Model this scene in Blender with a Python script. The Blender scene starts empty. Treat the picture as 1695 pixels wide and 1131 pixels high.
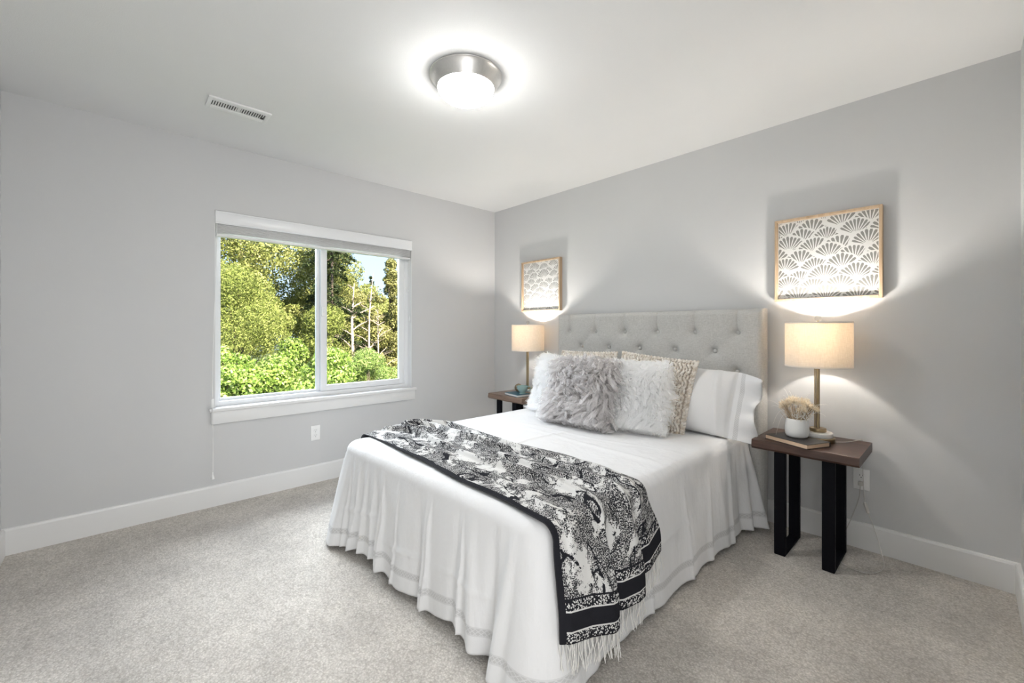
import bpy, bmesh, math, random
import numpy as np
from mathutils import Vector, Matrix

random.seed(7)
rng = np.random.default_rng(11)
S = bpy.context.scene
COL = S.collection
PI = math.pi

# ------------------------------------------------------------------ camera, world, sun, large lights, exposure
cam_d = bpy.data.cameras.new('camera')
cam = bpy.data.objects.new('camera', cam_d)
COL.objects.link(cam)
cam_d.sensor_width = 36.0
cam_d.lens = 699.2 / 1695 * 36.0
cam_d.shift_y = -21.3 / 1695
cam_d.clip_start = 0.02
cam.location = (3.443, -2.957, 1.192)
cam.rotation_euler = (PI / 2, 0, math.radians(137.0156 - 90))
S.camera = cam

vs = S.view_settings
vs.view_transform = 'Standard'
vs.look = 'None'
vs.gamma = 1.0
vs.use_curve_mapping = False
vs.exposure = 1.42
S.cycles.max_bounces = 14
S.cycles.diffuse_bounces = 7
S.cycles.glossy_bounces = 8
S.cycles.transparent_max_bounces = 12
S.cycles.caustics_reflective = False
S.cycles.caustics_refractive = False

W = bpy.data.worlds.new('sky')
S.world = W
W.use_nodes = True
wn = W.node_tree.nodes
wl = W.node_tree.links
wn.clear()
wo = wn.new('ShaderNodeOutputWorld')
wb = wn.new('ShaderNodeBackground')
tc = wn.new('ShaderNodeTexCoord')
sx = wn.new('ShaderNodeSeparateXYZ')
cr = wn.new('ShaderNodeValToRGB')
cr.color_ramp.elements[0].position = 0.0
cr.color_ramp.elements[0].color = (0.40, 0.52, 0.62, 1)
cr.color_ramp.elements[1].position = 0.6
cr.color_ramp.elements[1].color = (0.10, 0.22, 0.50, 1)
e_ = cr.color_ramp.elements.new(0.16)
e_.color = (0.33, 0.47, 0.64, 1)
wl.new(tc.outputs['Generated'], sx.inputs[0])
wl.new(sx.outputs[2], cr.inputs[0])
wb.inputs['Strength'].default_value = 1.0
wl.new(cr.outputs[0], wb.inputs['Color'])
wl.new(wb.outputs['Background'], wo.inputs['Surface'])

sun_d = bpy.data.lights.new('sun', 'SUN')
sun_d.energy = 8.3
sun_d.angle = math.radians(0.6)
sun_d.color = (1.0, 0.93, 0.80)
sun = bpy.data.objects.new('sun', sun_d)
COL.objects.link(sun)
sun.rotation_euler = Vector((0.80, 0.14, 0.58)).to_track_quat('Z', 'Y').to_euler()

# added area light strengthening the sky's light through the window (stands high outside, above what the window shows)
sk_d = bpy.data.lights.new('sky_fill_light', 'AREA')
sk_d.shape = 'RECTANGLE'
sk_d.size = 7.0
sk_d.size_y = 4.0
sk_d.energy = 760
sk_d.color = (0.88, 0.95, 1.0)
sk = bpy.data.objects.new('sky_fill_light', sk_d)
COL.objects.link(sk)
sk.location = (-4.6, -1.75, 4.9)
sk.rotation_euler = (Vector(sk.location) - Vector((1.2, -1.75, 0.3))).to_track_quat('Z', 'Y').to_euler()

# added fill light, unseen, set in the doorway behind the camera
hl_d = bpy.data.lights.new('fill_light', 'AREA')
hl_d.shape = 'RECTANGLE'
hl_d.size = 0.84
hl_d.size_y = 1.9
hl_d.energy = 9.5
hl_d.color = (1.0, 1.0, 1.0)
hl = bpy.data.objects.new('fill_light', hl_d)
COL.objects.link(hl)
hl.location = (3.69, -2.90, 1.08)
hl.rotation_euler = (PI / 2, 0, PI / 2)

LAMP_W = 43.0       # table lamp bulbs
DOME_E = 29.0       # ceiling dome emission


# ------------------------------------------------------------------ helpers
def tag(o, label=None, cat=None, group=None, kind=None):
    if label: o['label'] = label
    if cat: o['category'] = cat
    if group: o['group'] = group
    if kind: o['kind'] = kind
    return o


def thing(name, label, cat, loc=(0, 0, 0), rz=0.0, group=None):
    o = bpy.data.objects.new(name, None)
    COL.objects.link(o)
    o.empty_display_size = 0.05
    o.location = loc
    o.rotation_euler = (0, 0, rz)
    return tag(o, label, cat, group)


class MB:
    """collects geometry for ONE mesh object"""
    def __init__(self):
        self.v = []; self.f = []; self.uv = []; self.mi = []; self.n = 0

    def add(self, V, F, uv=None, mi=0):
        V = np.asarray(V, float).reshape(-1, 3)
        b = self.n
        self.v.append(V)
        for f in F:
            self.f.append(tuple(int(i) + b for i in f))
            self.mi.append(mi)
        self.uv.append(np.zeros((len(V), 2)) if uv is None else np.asarray(uv, float))
        self.n += len(V)
        return self

    def bm(self, bm, M=None, mi=0):
        bm.verts.ensure_lookup_table(); bm.verts.index_update()
        V = [(M @ v.co if M else v.co.copy()) for v in bm.verts]
        F = [[v.index for v in f.verts] for f in bm.faces]
        bm.free()
        return self.add([tuple(p) for p in V], F, mi=mi)

    def box(self, lo, hi, bev=0.0, seg=2, M=None, mi=0):
        lo = np.minimum(lo, hi) if False else np.array(lo, float); hi = np.array(hi, float)
        b = bmesh.new()
        bmesh.ops.create_cube(b, size=1.0)
        c = (lo + hi) / 2; s = np.abs(hi - lo)
        for v in b.verts:
            v.co = Vector((c[0] + v.co.x * s[0], c[1] + v.co.y * s[1], c[2] + v.co.z * s[2]))
        if bev > 0:
            bmesh.ops.bevel(b, geom=list(b.edges), offset=min(bev, 0.45 * s.min()), segments=seg, affect='EDGES', profile=0.5)
        return self.bm(b, M, mi)

    def grid(self, P, uv=None, close_u=False, close_v=False, mi=0, flip=False):
        P = np.asarray(P, float)
        m, n = P.shape[:2]
        F = []
        for i in range(m if close_u else m - 1):
            for j in range(n if close_v else n - 1):
                a = i * n + j; b = ((i + 1) % m) * n + j
                c = ((i + 1) % m) * n + (j + 1) % n; d = i * n + (j + 1) % n
                F.append((d, c, b, a) if flip else (a, b, c, d))
        return self.add(P.reshape(-1, 3), F, None if uv is None else np.asarray(uv).reshape(-1, 2), mi)

    def lathe(self, prof, seg=40, c=(0, 0, 0), mi=0, cap=True):
        prof = np.array(prof, float)
        a = np.linspace(0, 2 * PI, seg, endpoint=False)
        P = np.zeros((len(prof), seg, 3))
        P[..., 0] = prof[:, 0:1] * np.cos(a) + c[0]
        P[..., 1] = prof[:, 0:1] * np.sin(a) + c[1]
        P[..., 2] = prof[:, 1:2] + c[2]
        self.grid(P, close_v=True, mi=mi, flip=True)
        if cap:
            b = self.n - len(prof) * seg
            if prof[0, 0] > 1e-6:
                self.f.append(tuple(b + k for k in range(seg))[::-1]); self.mi.append(mi)
            if prof[-1, 0] > 1e-6:
                o = b + (len(prof) - 1) * seg
                self.f.append(tuple(o + k for k in range(seg))); self.mi.append(mi)
        return self

    def tube(self, pts, r, seg=8, mi=0, closed=False):
        pts = np.asarray(pts, float)
        n = len(pts)
        r = np.broadcast_to(np.asarray(r, float), (n,))
        if closed:
            T = np.roll(pts, -1, 0) - np.roll(pts, 1, 0)
        else:
            T = np.gradient(pts, axis=0)
        T /= (np.linalg.norm(T, axis=1, keepdims=True) + 1e-12)
        ref = np.array([0, 0, 1.0]) if abs(T[0, 2]) < 0.9 else np.array([1.0, 0, 0])
        N = np.zeros_like(pts); N[0] = np.cross(T[0], ref); N[0] /= np.linalg.norm(N[0])
        for i in range(1, n):
            q = N[i - 1] - T[i] * (N[i - 1] @ T[i])
            N[i] = q / (np.linalg.norm(q) + 1e-12)
        B = np.cross(T, N)
        a = np.linspace(0, 2 * PI, seg, endpoint=False)
        P = pts[:, None] + r[:, None, None] * (N[:, None] * np.cos(a)[None, :, None] + B[:, None] * np.sin(a)[None, :, None])
        self.grid(P, close_v=True, close_u=closed, mi=mi)
        if not closed:
            b = self.n - n * seg
            self.f.append(tuple(b + k for k in range(seg))); self.mi.append(mi)
            self.f.append(tuple(b + (n - 1) * seg + k for k in range(seg))[::-1]); self.mi.append(mi)
        return self

    def ball(self, c, r, seg=16, rings=10, sc=(1, 1, 1), mi=0):
        th = np.linspace(0, PI, rings + 1)
        pr = [(max(1e-7, r * math.sin(t)), -r * math.cos(t)) for t in th]
        k = len(self.v)
        self.lathe(pr, seg, (0, 0, 0), mi, cap=False)
        self.v[k] = self.v[k] * np.array(sc) + np.array(c)
        return self

    def build(self, name, mats, parent=None, smooth=None, recalc=True):
        me = bpy.data.meshes.new(name)
        V = np.concatenate(self.v) if self.v else np.zeros((0, 3))
        me.from_pydata(V.tolist(), [], self.f)
        if not isinstance(mats, (list, tuple)): mats = [mats]
        for m in mats: me.materials.append(m)
        if len(mats) > 1:
            me.polygons.foreach_set('material_index', np.array(self.mi, dtype=np.int32))
        U = np.concatenate(self.uv)
        if np.any(U):
            L = me.uv_layers.new(name='UVMap')
            li = np.zeros(len(me.loops), dtype=np.int32)
            me.loops.foreach_get('vertex_index', li)
            L.data.foreach_set('uv', U[li].astype(np.float32).ravel())
        if recalc:
            b = bmesh.new(); b.from_mesh(me)
            bmesh.ops.recalc_face_normals(b, faces=b.faces)
            b.to_mesh(me); b.free()
        if smooth is not None:
            me.polygons.foreach_set('use_smooth', np.ones(len(me.polygons), dtype=bool))
            if smooth < 179:
                me.set_sharp_from_angle(angle=math.radians(smooth))
        me.update()
        o = bpy.data.objects.new(name, me)
        COL.objects.link(o)
        if parent is not None: o.parent = parent
        return o


def fast_mesh(name, V, F, mats, parent=None, smooth=False, fc=None):
    """big meshes of equal polygons from numpy arrays"""
    V = np.asarray(V, np.float32); F = np.asarray(F, np.int32)
    me = bpy.data.meshes.new(name)
    me.vertices.add(len(V)); me.vertices.foreach_set('co', V.ravel())
    k = F.shape[1]
    me.loops.add(F.size); me.loops.foreach_set('vertex_index', F.ravel())
    me.polygons.add(len(F))
    me.polygons.foreach_set('loop_start', np.arange(len(F), dtype=np.int32) * k)
    if not isinstance(mats, (list, tuple)): mats = [mats]
    for m in mats: me.materials.append(m)
    if fc is not None: me.polygons.foreach_set('material_index', np.asarray(fc, np.int32))
    if smooth: me.polygons.foreach_set('use_smooth', np.ones(len(F), dtype=bool))
    me.update(calc_edges=True); me.validate()
    o = bpy.data.objects.new(name, me)
    COL.objects.link(o)
    if parent is not None: o.parent = parent
    return o


def copy_tree(o, parent=None):
    c = o.copy(); COL.objects.link(c)
    if parent is not None: c.parent = parent
    for ch in list(o.children): copy_tree(ch, c)
    return c


# ------------------------------------------------------------------ materials
def srgb(r, g, b):
    f = lambda c: (c / 255 / 12.92) if c <= 10 else ((c / 255 + 0.055) / 1.055) ** 2.4
    return (f(r), f(g), f(b), 1.0)


class NT:
    def __init__(self, name):
        self.m = bpy.data.materials.new(name)
        self.m.use_nodes = True
        self.t = self.m.node_tree
        self.t.nodes.clear()
        self.out = self.t.nodes.new('ShaderNodeOutputMaterial')

    def n(self, kind, **kw):
        nd = self.t.nodes.new(kind)
        for k, v in kw.items():
            if k.startswith('i_'):
                nd.inputs[k[2:].replace('_', ' ')].default_value = v
            else:
                setattr(nd, k, v)
        return nd

    def l(self, a, b): self.t.links.new(a, b)

    def math(self, op, a, b=None, c=None, clamp=False):
        nd = self.t.nodes.new('ShaderNodeMath'); nd.operation = op; nd.use_clamp = clamp
        for i, x in enumerate((a, b, c)):
            if x is None: continue
            if isinstance(x, (int, float)): nd.inputs[i].default_value = x
            else: self.l(x, nd.inputs[i])
        return nd.outputs[0]

    def mix(self, fac, a, b, kind='MIX'):
        nd = self.t.nodes.new('ShaderNodeMix'); nd.data_type = 'RGBA'; nd.blend_type = kind
        for s, x in ((0, fac), (6, a), (7, b)):
            if isinstance(x, (int, float)): nd.inputs[s].default_value = x
            elif isinstance(x, tuple): nd.inputs[s].default_value = x
            else: self.l(x, nd.inputs[s])
        return nd.outputs[2]

    def ramp(self, fac, stops, interp='LINEAR'):
        nd = self.t.nodes.new('ShaderNodeValToRGB')
        cr = nd.color_ramp; cr.interpolation = interp
        while len(cr.elements) > 1: cr.elements.remove(cr.elements[-1])
        cr.elements[0].position = stops[0][0]; cr.elements[0].color = stops[0][1]
        for p, c in stops[1:]:
            e = cr.elements.new(p); e.color = c
        self.l(fac, nd.inputs[0])
        return nd.outputs[0]

    def noise(self, vec, scale, detail=3.0, rough=0.5, dist=0.0):
        nd = self.n('ShaderNodeTexNoise', i_Scale=scale, i_Detail=detail, i_Roughness=rough, i_Distortion=dist)
        if vec is not None: self.l(vec, nd.inputs['Vector'])
        return nd.outputs['Fac']

    def obj(self): return self.n('ShaderNodeTexCoord').outputs['Object']
    def uv(self): return self.n('ShaderNodeTexCoord').outputs['UV']
    def gen(self): return self.n('ShaderNodeTexCoord').outputs['Generated']

    def scale(self, vec, s):
        mp = self.n('ShaderNodeMapping'); mp.inputs['Scale'].default_value = s
        self.l(vec, mp.inputs['Vector']); return mp.outputs[0]

    def bsdf(self, col, rough=0.5, metal=0.0, bump=None, bstr=0.3, bdist=0.01, **kw):
        b = self.n('ShaderNodeBsdfPrincipled')
        b.inputs['Roughness'].default_value = rough
        b.inputs['Metallic'].default_value = metal
        if isinstance(col, tuple): b.inputs['Base Color'].default_value = col
        else: self.l(col, b.inputs['Base Color'])
        for k, v in kw.items(): b.inputs[k.replace('_', ' ')].default_value = v
        if bump is not None:
            bn = self.n('ShaderNodeBump', i_Strength=bstr, i_Distance=bdist)
            self.l(bump, bn.inputs['Height']); self.l(bn.outputs[0], b.inputs['Normal'])
        self.l(b.outputs[0], self.out.inputs['Surface'])
        return b


def m_paint(name, col, rough=0.6, amt=0.02, sc=220, bs=0.12):
    t = NT(name); o = t.obj()
    n1 = t.noise(o, sc, 2.0); n2 = t.noise(o, 2.5, 2.0)
    c = t.mix(n2, tuple(x * (1 - amt) for x in col[:3]) + (1,), tuple(min(1, x * (1 + amt)) for x in col[:3]) + (1,))
    t.bsdf(c, rough, bump=n1, bstr=bs, bdist=0.002)
    return t.m


def m_metal(name, col, rough=0.3, sc=(4, 4, 300)):
    t = NT(name); n1 = t.noise(t.scale(t.obj(), sc), 3.0, 2.0)
    c = t.mix(n1, tuple(x * .88 for x in col[:3]) + (1,), col)
    b = t.bsdf(c, rough, 1.0)
    return t.m


def m_wood(name, c1, c2, c3, axis=0, rough=0.45):
    t = NT(name); o = t.obj()
    s = [28.0, 28.0, 28.0]; s[axis] = 2.2
    n1 = t.noise(t.scale(o, tuple(s)), 1.6, 6.0, 0.6, 0.6)
    s2 = [220.0, 220.0, 220.0]; s2[axis] = 6.0
    n2 = t.noise(t.scale(o, tuple(s2)), 1.0, 3.0, 0.6)
    c = t.ramp(n1, [(0.25, c1), (0.5, c2), (0.75, c3)])
    c = t.mix(t.math('MULTIPLY', n2, 0.35), c, c1)
    t.bsdf(c, rough, bump=n2, bstr=0.15, bdist=0.001)
    return t.m


def m_glass(name, gloss_rough=0.01, ior=1.45, tint=(1, 1, 1, 1)):
    t = NT(name)
    tr = t.n('ShaderNodeBsdfTransparent'); tr.inputs[0].default_value = tint
    gl = t.n('ShaderNodeBsdfGlossy'); gl.inputs['Roughness'].default_value = gloss_rough
    fr = t.n('ShaderNodeFresnel'); fr.inputs[0].default_value = ior
    bf = t.n('ShaderNodeNewGeometry').outputs['Backfacing']
    mx = t.n('ShaderNodeMixShader')
    t.l(t.math('MULTIPLY', fr.outputs[0], t.math('SUBTRACT', 1.0, bf)), mx.inputs[0]); t.l(tr.outputs[0], mx.inputs[1]); t.l(gl.outputs[0], mx.inputs[2])
    t.l(mx.outputs[0], t.out.inputs['Surface'])
    return t.m


def m_emit(name, col, strength):
    t = NT(name)
    e = t.n('ShaderNodeEmission'); e.inputs[0].default_value = col; e.inputs[1].default_value = strength
    t.l(e.outputs[0], t.out.inputs['Surface'])
    return t.m


M = {}
M['wall'] = m_paint('wall_paint', (0.585, 0.588, 0.59, 1), 0.65)
M['ceil'] = m_paint('ceiling_paint', (0.735, 0.738, 0.735, 1), 0.8, bs=0.2)
M['trim'] = m_paint('trim_paint', (0.76, 0.76, 0.755, 1), 0.35, 0.01, 60, 0.02)
M['vinyl'] = m_paint('white_vinyl', (0.78, 0.79, 0.80, 1), 0.3, 0.01, 60, 0.01)
M['plastic'] = m_paint('white_plastic', (0.85, 0.85, 0.84, 1), 0.25, 0.01, 60, 0.01)
M['slot'] = m_paint('dark_slot', (0.03, 0.03, 0.03, 1), 0.5)
M['nickel'] = m_metal('brushed_nickel', (0.78, 0.765, 0.74, 1), 0.36, (60, 60, 4))
M['brass'] = m_metal('aged_brass', (0.36, 0.275, 0.165, 1), 0.34, (4, 4, 200))
M['black_steel'] = m_paint('black_powder_steel', (0.006, 0.006, 0.008, 1), 0.55, 0.05, 500, 0.1)
M['black_steel'].node_tree.nodes['Principled BSDF'].inputs['Specular IOR Level'].default_value = 0.06
M['walnut'] = m_wood('walnut', (0.028, 0.012, 0.008, 1), (0.062, 0.029, 0.019, 1), (0.11, 0.056, 0.037, 1), 0, 0.42)
M['walnut_pale'] = m_wood('walnut_lighter', (0.11, 0.066, 0.042, 1), (0.19, 0.12, 0.08, 1), (0.27, 0.18, 0.125, 1), 0, 0.38)
M['oak'] = m_wood('oak_frame', (0.36, 0.25, 0.15, 1), (0.52, 0.38, 0.25, 1), (0.62, 0.47, 0.33, 1), 2, 0.5)
M['glass'] = m_glass('window_glass', 0.0, 1.35)
M['pglass'] = m_glass('picture_glass', 0.0, 1.45)
M['crystal'] = m_glass('crystal_glass', 0.02, 1.7, (0.9, 0.9, 0.9, 1))
M['marble'] = m_paint('white_marble', (0.82, 0.80, 0.77, 1), 0.25, 0.05, 30, 0.0)
M['ceramic_white'] = m_paint('white_ceramic', (0.80, 0.80, 0.78, 1), 0.4, 0.02, 90, 0.05)
M['dome'] = m_emit('lit_dome_glass', (1.0, 0.985, 0.965, 1), DOME_E)
M['bulb'] = m_emit('lit_bulb', (1.0, 0.945, 0.87, 1), LAMP_W * 8)

# carpet
t = NT('carpet'); o = t.obj()
n_f = t.noise(o, 165, 4.0, 0.72)
vor = t.n('ShaderNodeTexVoronoi', i_Scale=120.0); vor.feature = 'F1'
wv = t.n('ShaderNodeTexNoise', i_Scale=60.0, i_Detail=2.0)
t.l(o, wv.inputs['Vector'])
mixv = t.n('ShaderNodeVectorMath', operation='SCALE'); mixv.inputs['Scale'].default_value = 0.012
t.l(wv.outputs['Color'], mixv.inputs[0])
addv = t.n('ShaderNodeVectorMath', operation='ADD'); t.l(o, addv.inputs[0]); t.l(mixv.outputs[0], addv.inputs[1])
t.l(addv.outputs[0], vor.inputs['Vector'])
n_l = t.noise(o, 3.2, 4.0, 0.6)
n_m = t.noise(o, 26, 3.0, 0.6)
c = t.ramp(n_f, [(0.26, (0.26, 0.235, 0.205, 1)), (0.40, (0.66, 0.62, 0.57, 1)), (0.60, (0.85, 0.81, 0.755, 1))])
vc = t.n('ShaderNodeSeparateColor'); t.l(vor.outputs['Color'], vc.inputs[0])
c = t.mix(t.math('MULTIPLY', t.math('POWER', vc.outputs[0], 4.0), 0.55), c, (0.36, 0.32, 0.275, 1))
c = t.mix(t.math('MULTIPLY', vor.outputs['Distance'], 0.8, clamp=True), c, (0.36, 0.325, 0.28, 1))
sh = t.math('ADD', t.math('MULTIPLY', n_l, 0.75), t.math('MULTIPLY', n_m, 0.45))
sh = t.math('ADD', sh, 0.42)
cm = t.n('ShaderNodeCombineColor'); [t.l(sh, cm.inputs[i]) for i in range(3)]
c = t.mix(1.0, c, cm.outputs[0], 'MULTIPLY')
h = t.math('ADD', t.math('MULTIPLY', n_f, 1.0), t.math('MULTIPLY', vor.outputs['Distance'], -.55))
b = t.bsdf(c, 0.95, bump=h, bstr=0.7, bdist=0.010)
b.inputs['Sheen Weight'].default_value = 0.15
M['carpet'] = t.m

# white bed linen: uv.y = distance above the hem, uv.x = along the hem
t = NT('white_linen'); u = t.uv(); ob = t.obj()
sp = t.n('ShaderNodeSeparateXYZ'); t.l(u, sp.inputs[0])
yy = sp.outputs[1]; xx = sp.outputs[0]
band = t.math('MULTIPLY', t.math('GREATER_THAN', yy, 0.062), t.math('LESS_THAN', yy, 0.094))
band = t.math('MULTIPLY', band, t.math('GREATER_THAN', yy, 0.0005))
d1 = t.math('ABSOLUTE', t.math('SINE', t.math('MULTIPLY', t.math('ADD', xx, yy), 2 * PI / 0.032)))
d2 = t.math('ABSOLUTE', t.math('SINE', t.math('MULTIPLY', t.math('SUBTRACT', xx, yy), 2 * PI / 0.032)))
lace = t.math('MULTIPLY', t.math('GREATER_THAN', d1, 0.35), t.math('GREATER_THAN', d2, 0.35))
edge = t.math('MULTIPLY', t.math('GREATER_THAN', yy, 0.067), t.math('LESS_THAN', yy, 0.089))
lace = t.math('MULTIPLY', lace, edge)
hole = t.math('MULTIPLY', band, t.math('ADD', 0.45, t.math('MULTIPLY', lace, 0.5)))
c = t.mix(hole, (0.735, 0.736, 0.74, 1), (0.52, 0.52, 0.52, 1))
wr = t.noise(t.scale(ob, (1, 1, .45)), 9.0, 4.0, 0.5, 0.15)
fi = t.noise(ob, 600, 1.0)
h = t.math('ADD', t.math('MULTIPLY', wr, 1.0), t.math('MULTIPLY', fi, 0.03))
t.bsdf(c, 0.75, bump=h, bstr=0.45, bdist=0.03, Sheen_Weight=0.1)
M['linen'] = t.m

# plain white pillowcase with an openwork line (uv.x = distance from the open end)
t = NT('pillowcase_linen'); u = t.uv(); ob = t.obj()
sp = t.n('ShaderNodeSeparateXYZ'); t.l(u, sp.inputs[0])
xx = sp.outputs[0]; yy = sp.outputs[1]
band = t.math('MULTIPLY', t.math('GREATER_THAN', xx, 0.085), t.math('LESS_THAN', xx, 0.11))
d1 = t.math('ABSOLUTE', t.math('SINE', t.math('MULTIPLY', t.math('ADD', xx, yy), 2 * PI / 0.026)))
d2 = t.math('ABSOLUTE', t.math('SINE', t.math('MULTIPLY', t.math('SUBTRACT', xx, yy), 2 * PI / 0.026)))
hole = t.math('MULTIPLY', band, t.math('SUBTRACT', 0.8, t.math('MULTIPLY', t.math('MULTIPLY', d1, d2), 0.6)))
c = t.mix(hole, (0.735, 0.736, 0.74, 1), (0.50, 0.50, 0.50, 1))
wr = t.noise(t.scale(ob, (1, 1, .6)), 8.0, 4.0, 0.5, 0.2)
t.bsdf(c, 0.75, bump=wr, bstr=0.25, bdist=0.03, Sheen_Weight=0.1)
M['pillowcase'] = t.m

# headboard fabric
t = NT('grey_linen_upholstery'); ob = t.obj()
w1 = t.noise(t.scale(ob, (900, 900, 60)), 1.0, 2.0, 0.6); w2 = t.noise(t.scale(ob, (60, 60, 900)), 1.0, 2.0, 0.6)
w = t.math('MULTIPLY', t.math('ADD', w1, w2), 0.5)
c = t.ramp(w, [(0.32, (0.36, 0.355, 0.335, 1)), (0.5, (0.50, 0.495, 0.475, 1)), (0.68, (0.63, 0.625, 0.605, 1))])
t.bsdf(c, 0.9, bump=w, bstr=0.35, bdist=0.002, Sheen_Weight=0.2)
M['upholstery'] = t.m

# lamp shade fabric
t = NT('lampshade_fabric'); ob = t.obj()
w1 = t.noise(t.scale(ob, (300, 300, 40)), 1.0, 2.0); w2 = t.noise(t.scale(ob, (40, 40, 500)), 1.0, 2.0)
w = t.math('MULTIPLY', t.math('ADD', w1, w2), 0.5)
c = t.ramp(w, [(0.35, (0.74, 0.71, 0.66, 1)), (0.65, (0.86, 0.84, 0.80, 1))])
df = t.n('ShaderNodeBsdfDiffuse'); t.l(c, df.inputs[0])
tl = t.n('ShaderNodeBsdfTranslucent'); t.l(t.mix(1.0, c, (1.0, 0.87, 0.71, 1), 'MULTIPLY'), tl.inputs[0])
mx = t.n('ShaderNodeMixShader'); mx.inputs[0].default_value = 0.30
t.l(df.outputs[0], mx.inputs[1]); t.l(tl.outputs[0], mx.inputs[2]); t.l(mx.outputs[0], t.out.inputs['Surface'])
M['shade'] = t.m

# fur
def m_fur(name, c_lo, c_hi):
    t = NT(name)
    hi = t.n('ShaderNodeHairInfo')
    n1 = t.noise(t.obj(), 16.0, 3.0)
    f = t.math('ADD', t.math('MULTIPLY', hi.outputs['Random'], 0.5), t.math('MULTIPLY', n1, 0.5))
    c = t.mix(f, c_lo, c_hi)
    hb_ = t.n('ShaderNodeBsdfHairPrincipled')
    hb_.parametrization = 'COLOR'
    t.l(c, hb_.inputs['Color'])
    hb_.inputs['Roughness'].default_value = 0.6
    hb_.inputs['Radial Roughness'].default_value = 0.85
    t.l(hb_.outputs[0], t.out.inputs['Surface'])
    return t.m
M['fur_grey'] = m_fur('grey_fur', (0.20, 0.185, 0.18, 1), (0.54, 0.515, 0.51, 1))
M['fur_white'] = m_fur('white_fur', (0.96, 0.945, 0.92, 1), (0.995, 0.99, 0.98, 1))
M['hide_grey'] = m_paint('grey_pillow_backing', (0.42, 0.40, 0.39, 1), 0.9)
M['hide_white'] = m_paint('white_pillow_backing', (0.8, 0.79, 0.77, 1), 0.9)
t = NT('cream_yarn'); ob = t.obj(); n1 = t.noise(ob, 45, 3.0); n2 = t.noise(ob, 500, 2.0)
c = t.ramp(n1, [(0.3, (0.56, 0.48, 0.39, 1)), (0.6, (0.78, 0.74, 0.68, 1))])
t.bsdf(c, 0.95, bump=n2, bstr=0.5, bdist=0.003); M['yarn'] = t.m
M['yarn_dark'] = m_paint('knit_ground', (0.40, 0.345, 0.29, 1), 0.95)


# ------------------------------------------------------------------ the room
RX, RY, RH = 3.613, -3.406, 2.44
def struct(name, mb, m, smooth=None):
    o = mb.build(name, m, None, smooth)
    o['kind'] = 'structure'
    return o

struct('floor', MB().box((-0.01, RY - .01, -0.12), (RX + .01, 0.01, 0.0)), M['carpet'])
struct('ceiling', MB().box((-0.16, RY - .16, RH), (RX + .16, 0.16, RH + 0.14)), M['ceil'])
WY0, WY1, WZ0, WZ1 = -2.482, -0.998, 0.655, 1.992
w = MB()
w.box((-0.15, RY - .15, 0.0), (0, WY0, RH)); w.box((-0.15, WY1, 0.0), (0, 0.0, RH))
w.box((-0.15, WY0, 0.0), (0, WY1, WZ0)); w.box((-0.15, WY0, WZ1), (0, WY1, RH))
struct('wall_left', w, M['wall'])
struct('wall_right', MB().box((-0.15, 0, 0), (RX + .15, 0.14, RH)), M['wall'])
struct('wall_near', MB().box((RX, RY - .15, 0), (RX + .10, -3.34, RH)).box((RX, -2.46, 0), (RX + .10, 0, RH)).box((RX, -3.34, 2.06), (RX + .10, -2.46, RH)), M['wall'])  # doorway gap placed to let the added fill light in
struct('wall_rear', MB().box((0, RY - .14, 0), (RX, RY, RH)), M['wall'])

# added hall shell behind the camera, unseen; keeps the sun out of the doorway
hx0, hx1, hy0, hy1 = RX + .10, 5.0, -3.75, -2.05
struct('wall_added_hall', MB().box((hx1, hy0, 0), (hx1 + .1, hy1, RH)).box((hx0, hy0 - .1, 0), (hx1 + .1, hy0, RH)).box((hx0, hy1, 0), (hx1 + .1, hy1 + .1, RH)), M['wall'])
struct('ceiling_added_hall', MB().box((RX + .165, hy0 - .1, RH), (hx1 + .1, hy1 + .1, RH + .14)), M['ceil'])
struct('floor_added_hall', MB().box((RX + .012, hy0 - .1, -.12), (hx1 + .1, hy1 + .1, 0)), M['carpet'])

def baseboard(name, a, b, nrm):
    """profile swept from a to b; nrm points into the room"""
    prof = [(0, 0), (0.016, 0), (0.016, 0.128), (0.013, 0.137), (0.008, 0.140), (0, 0.140)]
    a = np.array(a); b = np.array(b); nrm = np.array(nrm)
    P = np.array([[e + nrm * q[0] + np.array([0, 0, q[1]]) for q in prof] for e in (a, b)])
    mb = MB().grid(P, close_v=True)
    k = len(prof); mb.f += [tuple(range(k)), tuple(range(k, 2 * k))]; mb.mi += [0, 0]
    struct(name, mb, M['trim'])
baseboard('baseboard_left', (0, RY, 0), (0, 0, 0), (1., 0, 0))
baseboard('baseboard_right', (0.016, 0, 0), (RX, 0, 0), (0, -1., 0))
baseboard('baseboard_near', (RX, -0.016, 0), (RX, -2.46, 0), (-1., 0, 0))
baseboard('baseboard_rear', (0.016, RY, 0), (RX - .016, RY, 0), (0, 1., 0))

# ---- window
win = bpy.data.objects.new('window_1', None); COL.objects.link(win); win['kind'] = 'structure'
fr = MB()
T = 0.03
fr.box((-.148, WY0, WZ0 - .0), (-.062, WY0 + .032, WZ1), .003)          # left jamb of the vinyl frame
fr.box((-.148, WY1 - .040, WZ0), (-.062, WY1, WZ1), .003)
fr.box((-.148, WY0 + .030, WZ0), (-.062, WY1 - .038, WZ0 + .034), .003)
fr.box((-.148, WY0 + .030, WZ1 - .05), (-.062, WY1 - .038, WZ1), .003)
fr.build('window_frame', M['vinyl'], win, 40)
MY = -1.775
fx = MB()     # fixed light, outer plane
fx.box((-.135, WY0 + .030, WZ0 + .032), (-.105, WY0 + .048, WZ1 - .05), .003)
fx.box((-.135, MY - .022, WZ0 + .032), (-.100, MY + .020, WZ1 - .05), .003)
fx.box((-.135, WY0 + .046, WZ0 + .032), (-.105, MY - .02, WZ0 + .052), .003)
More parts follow.
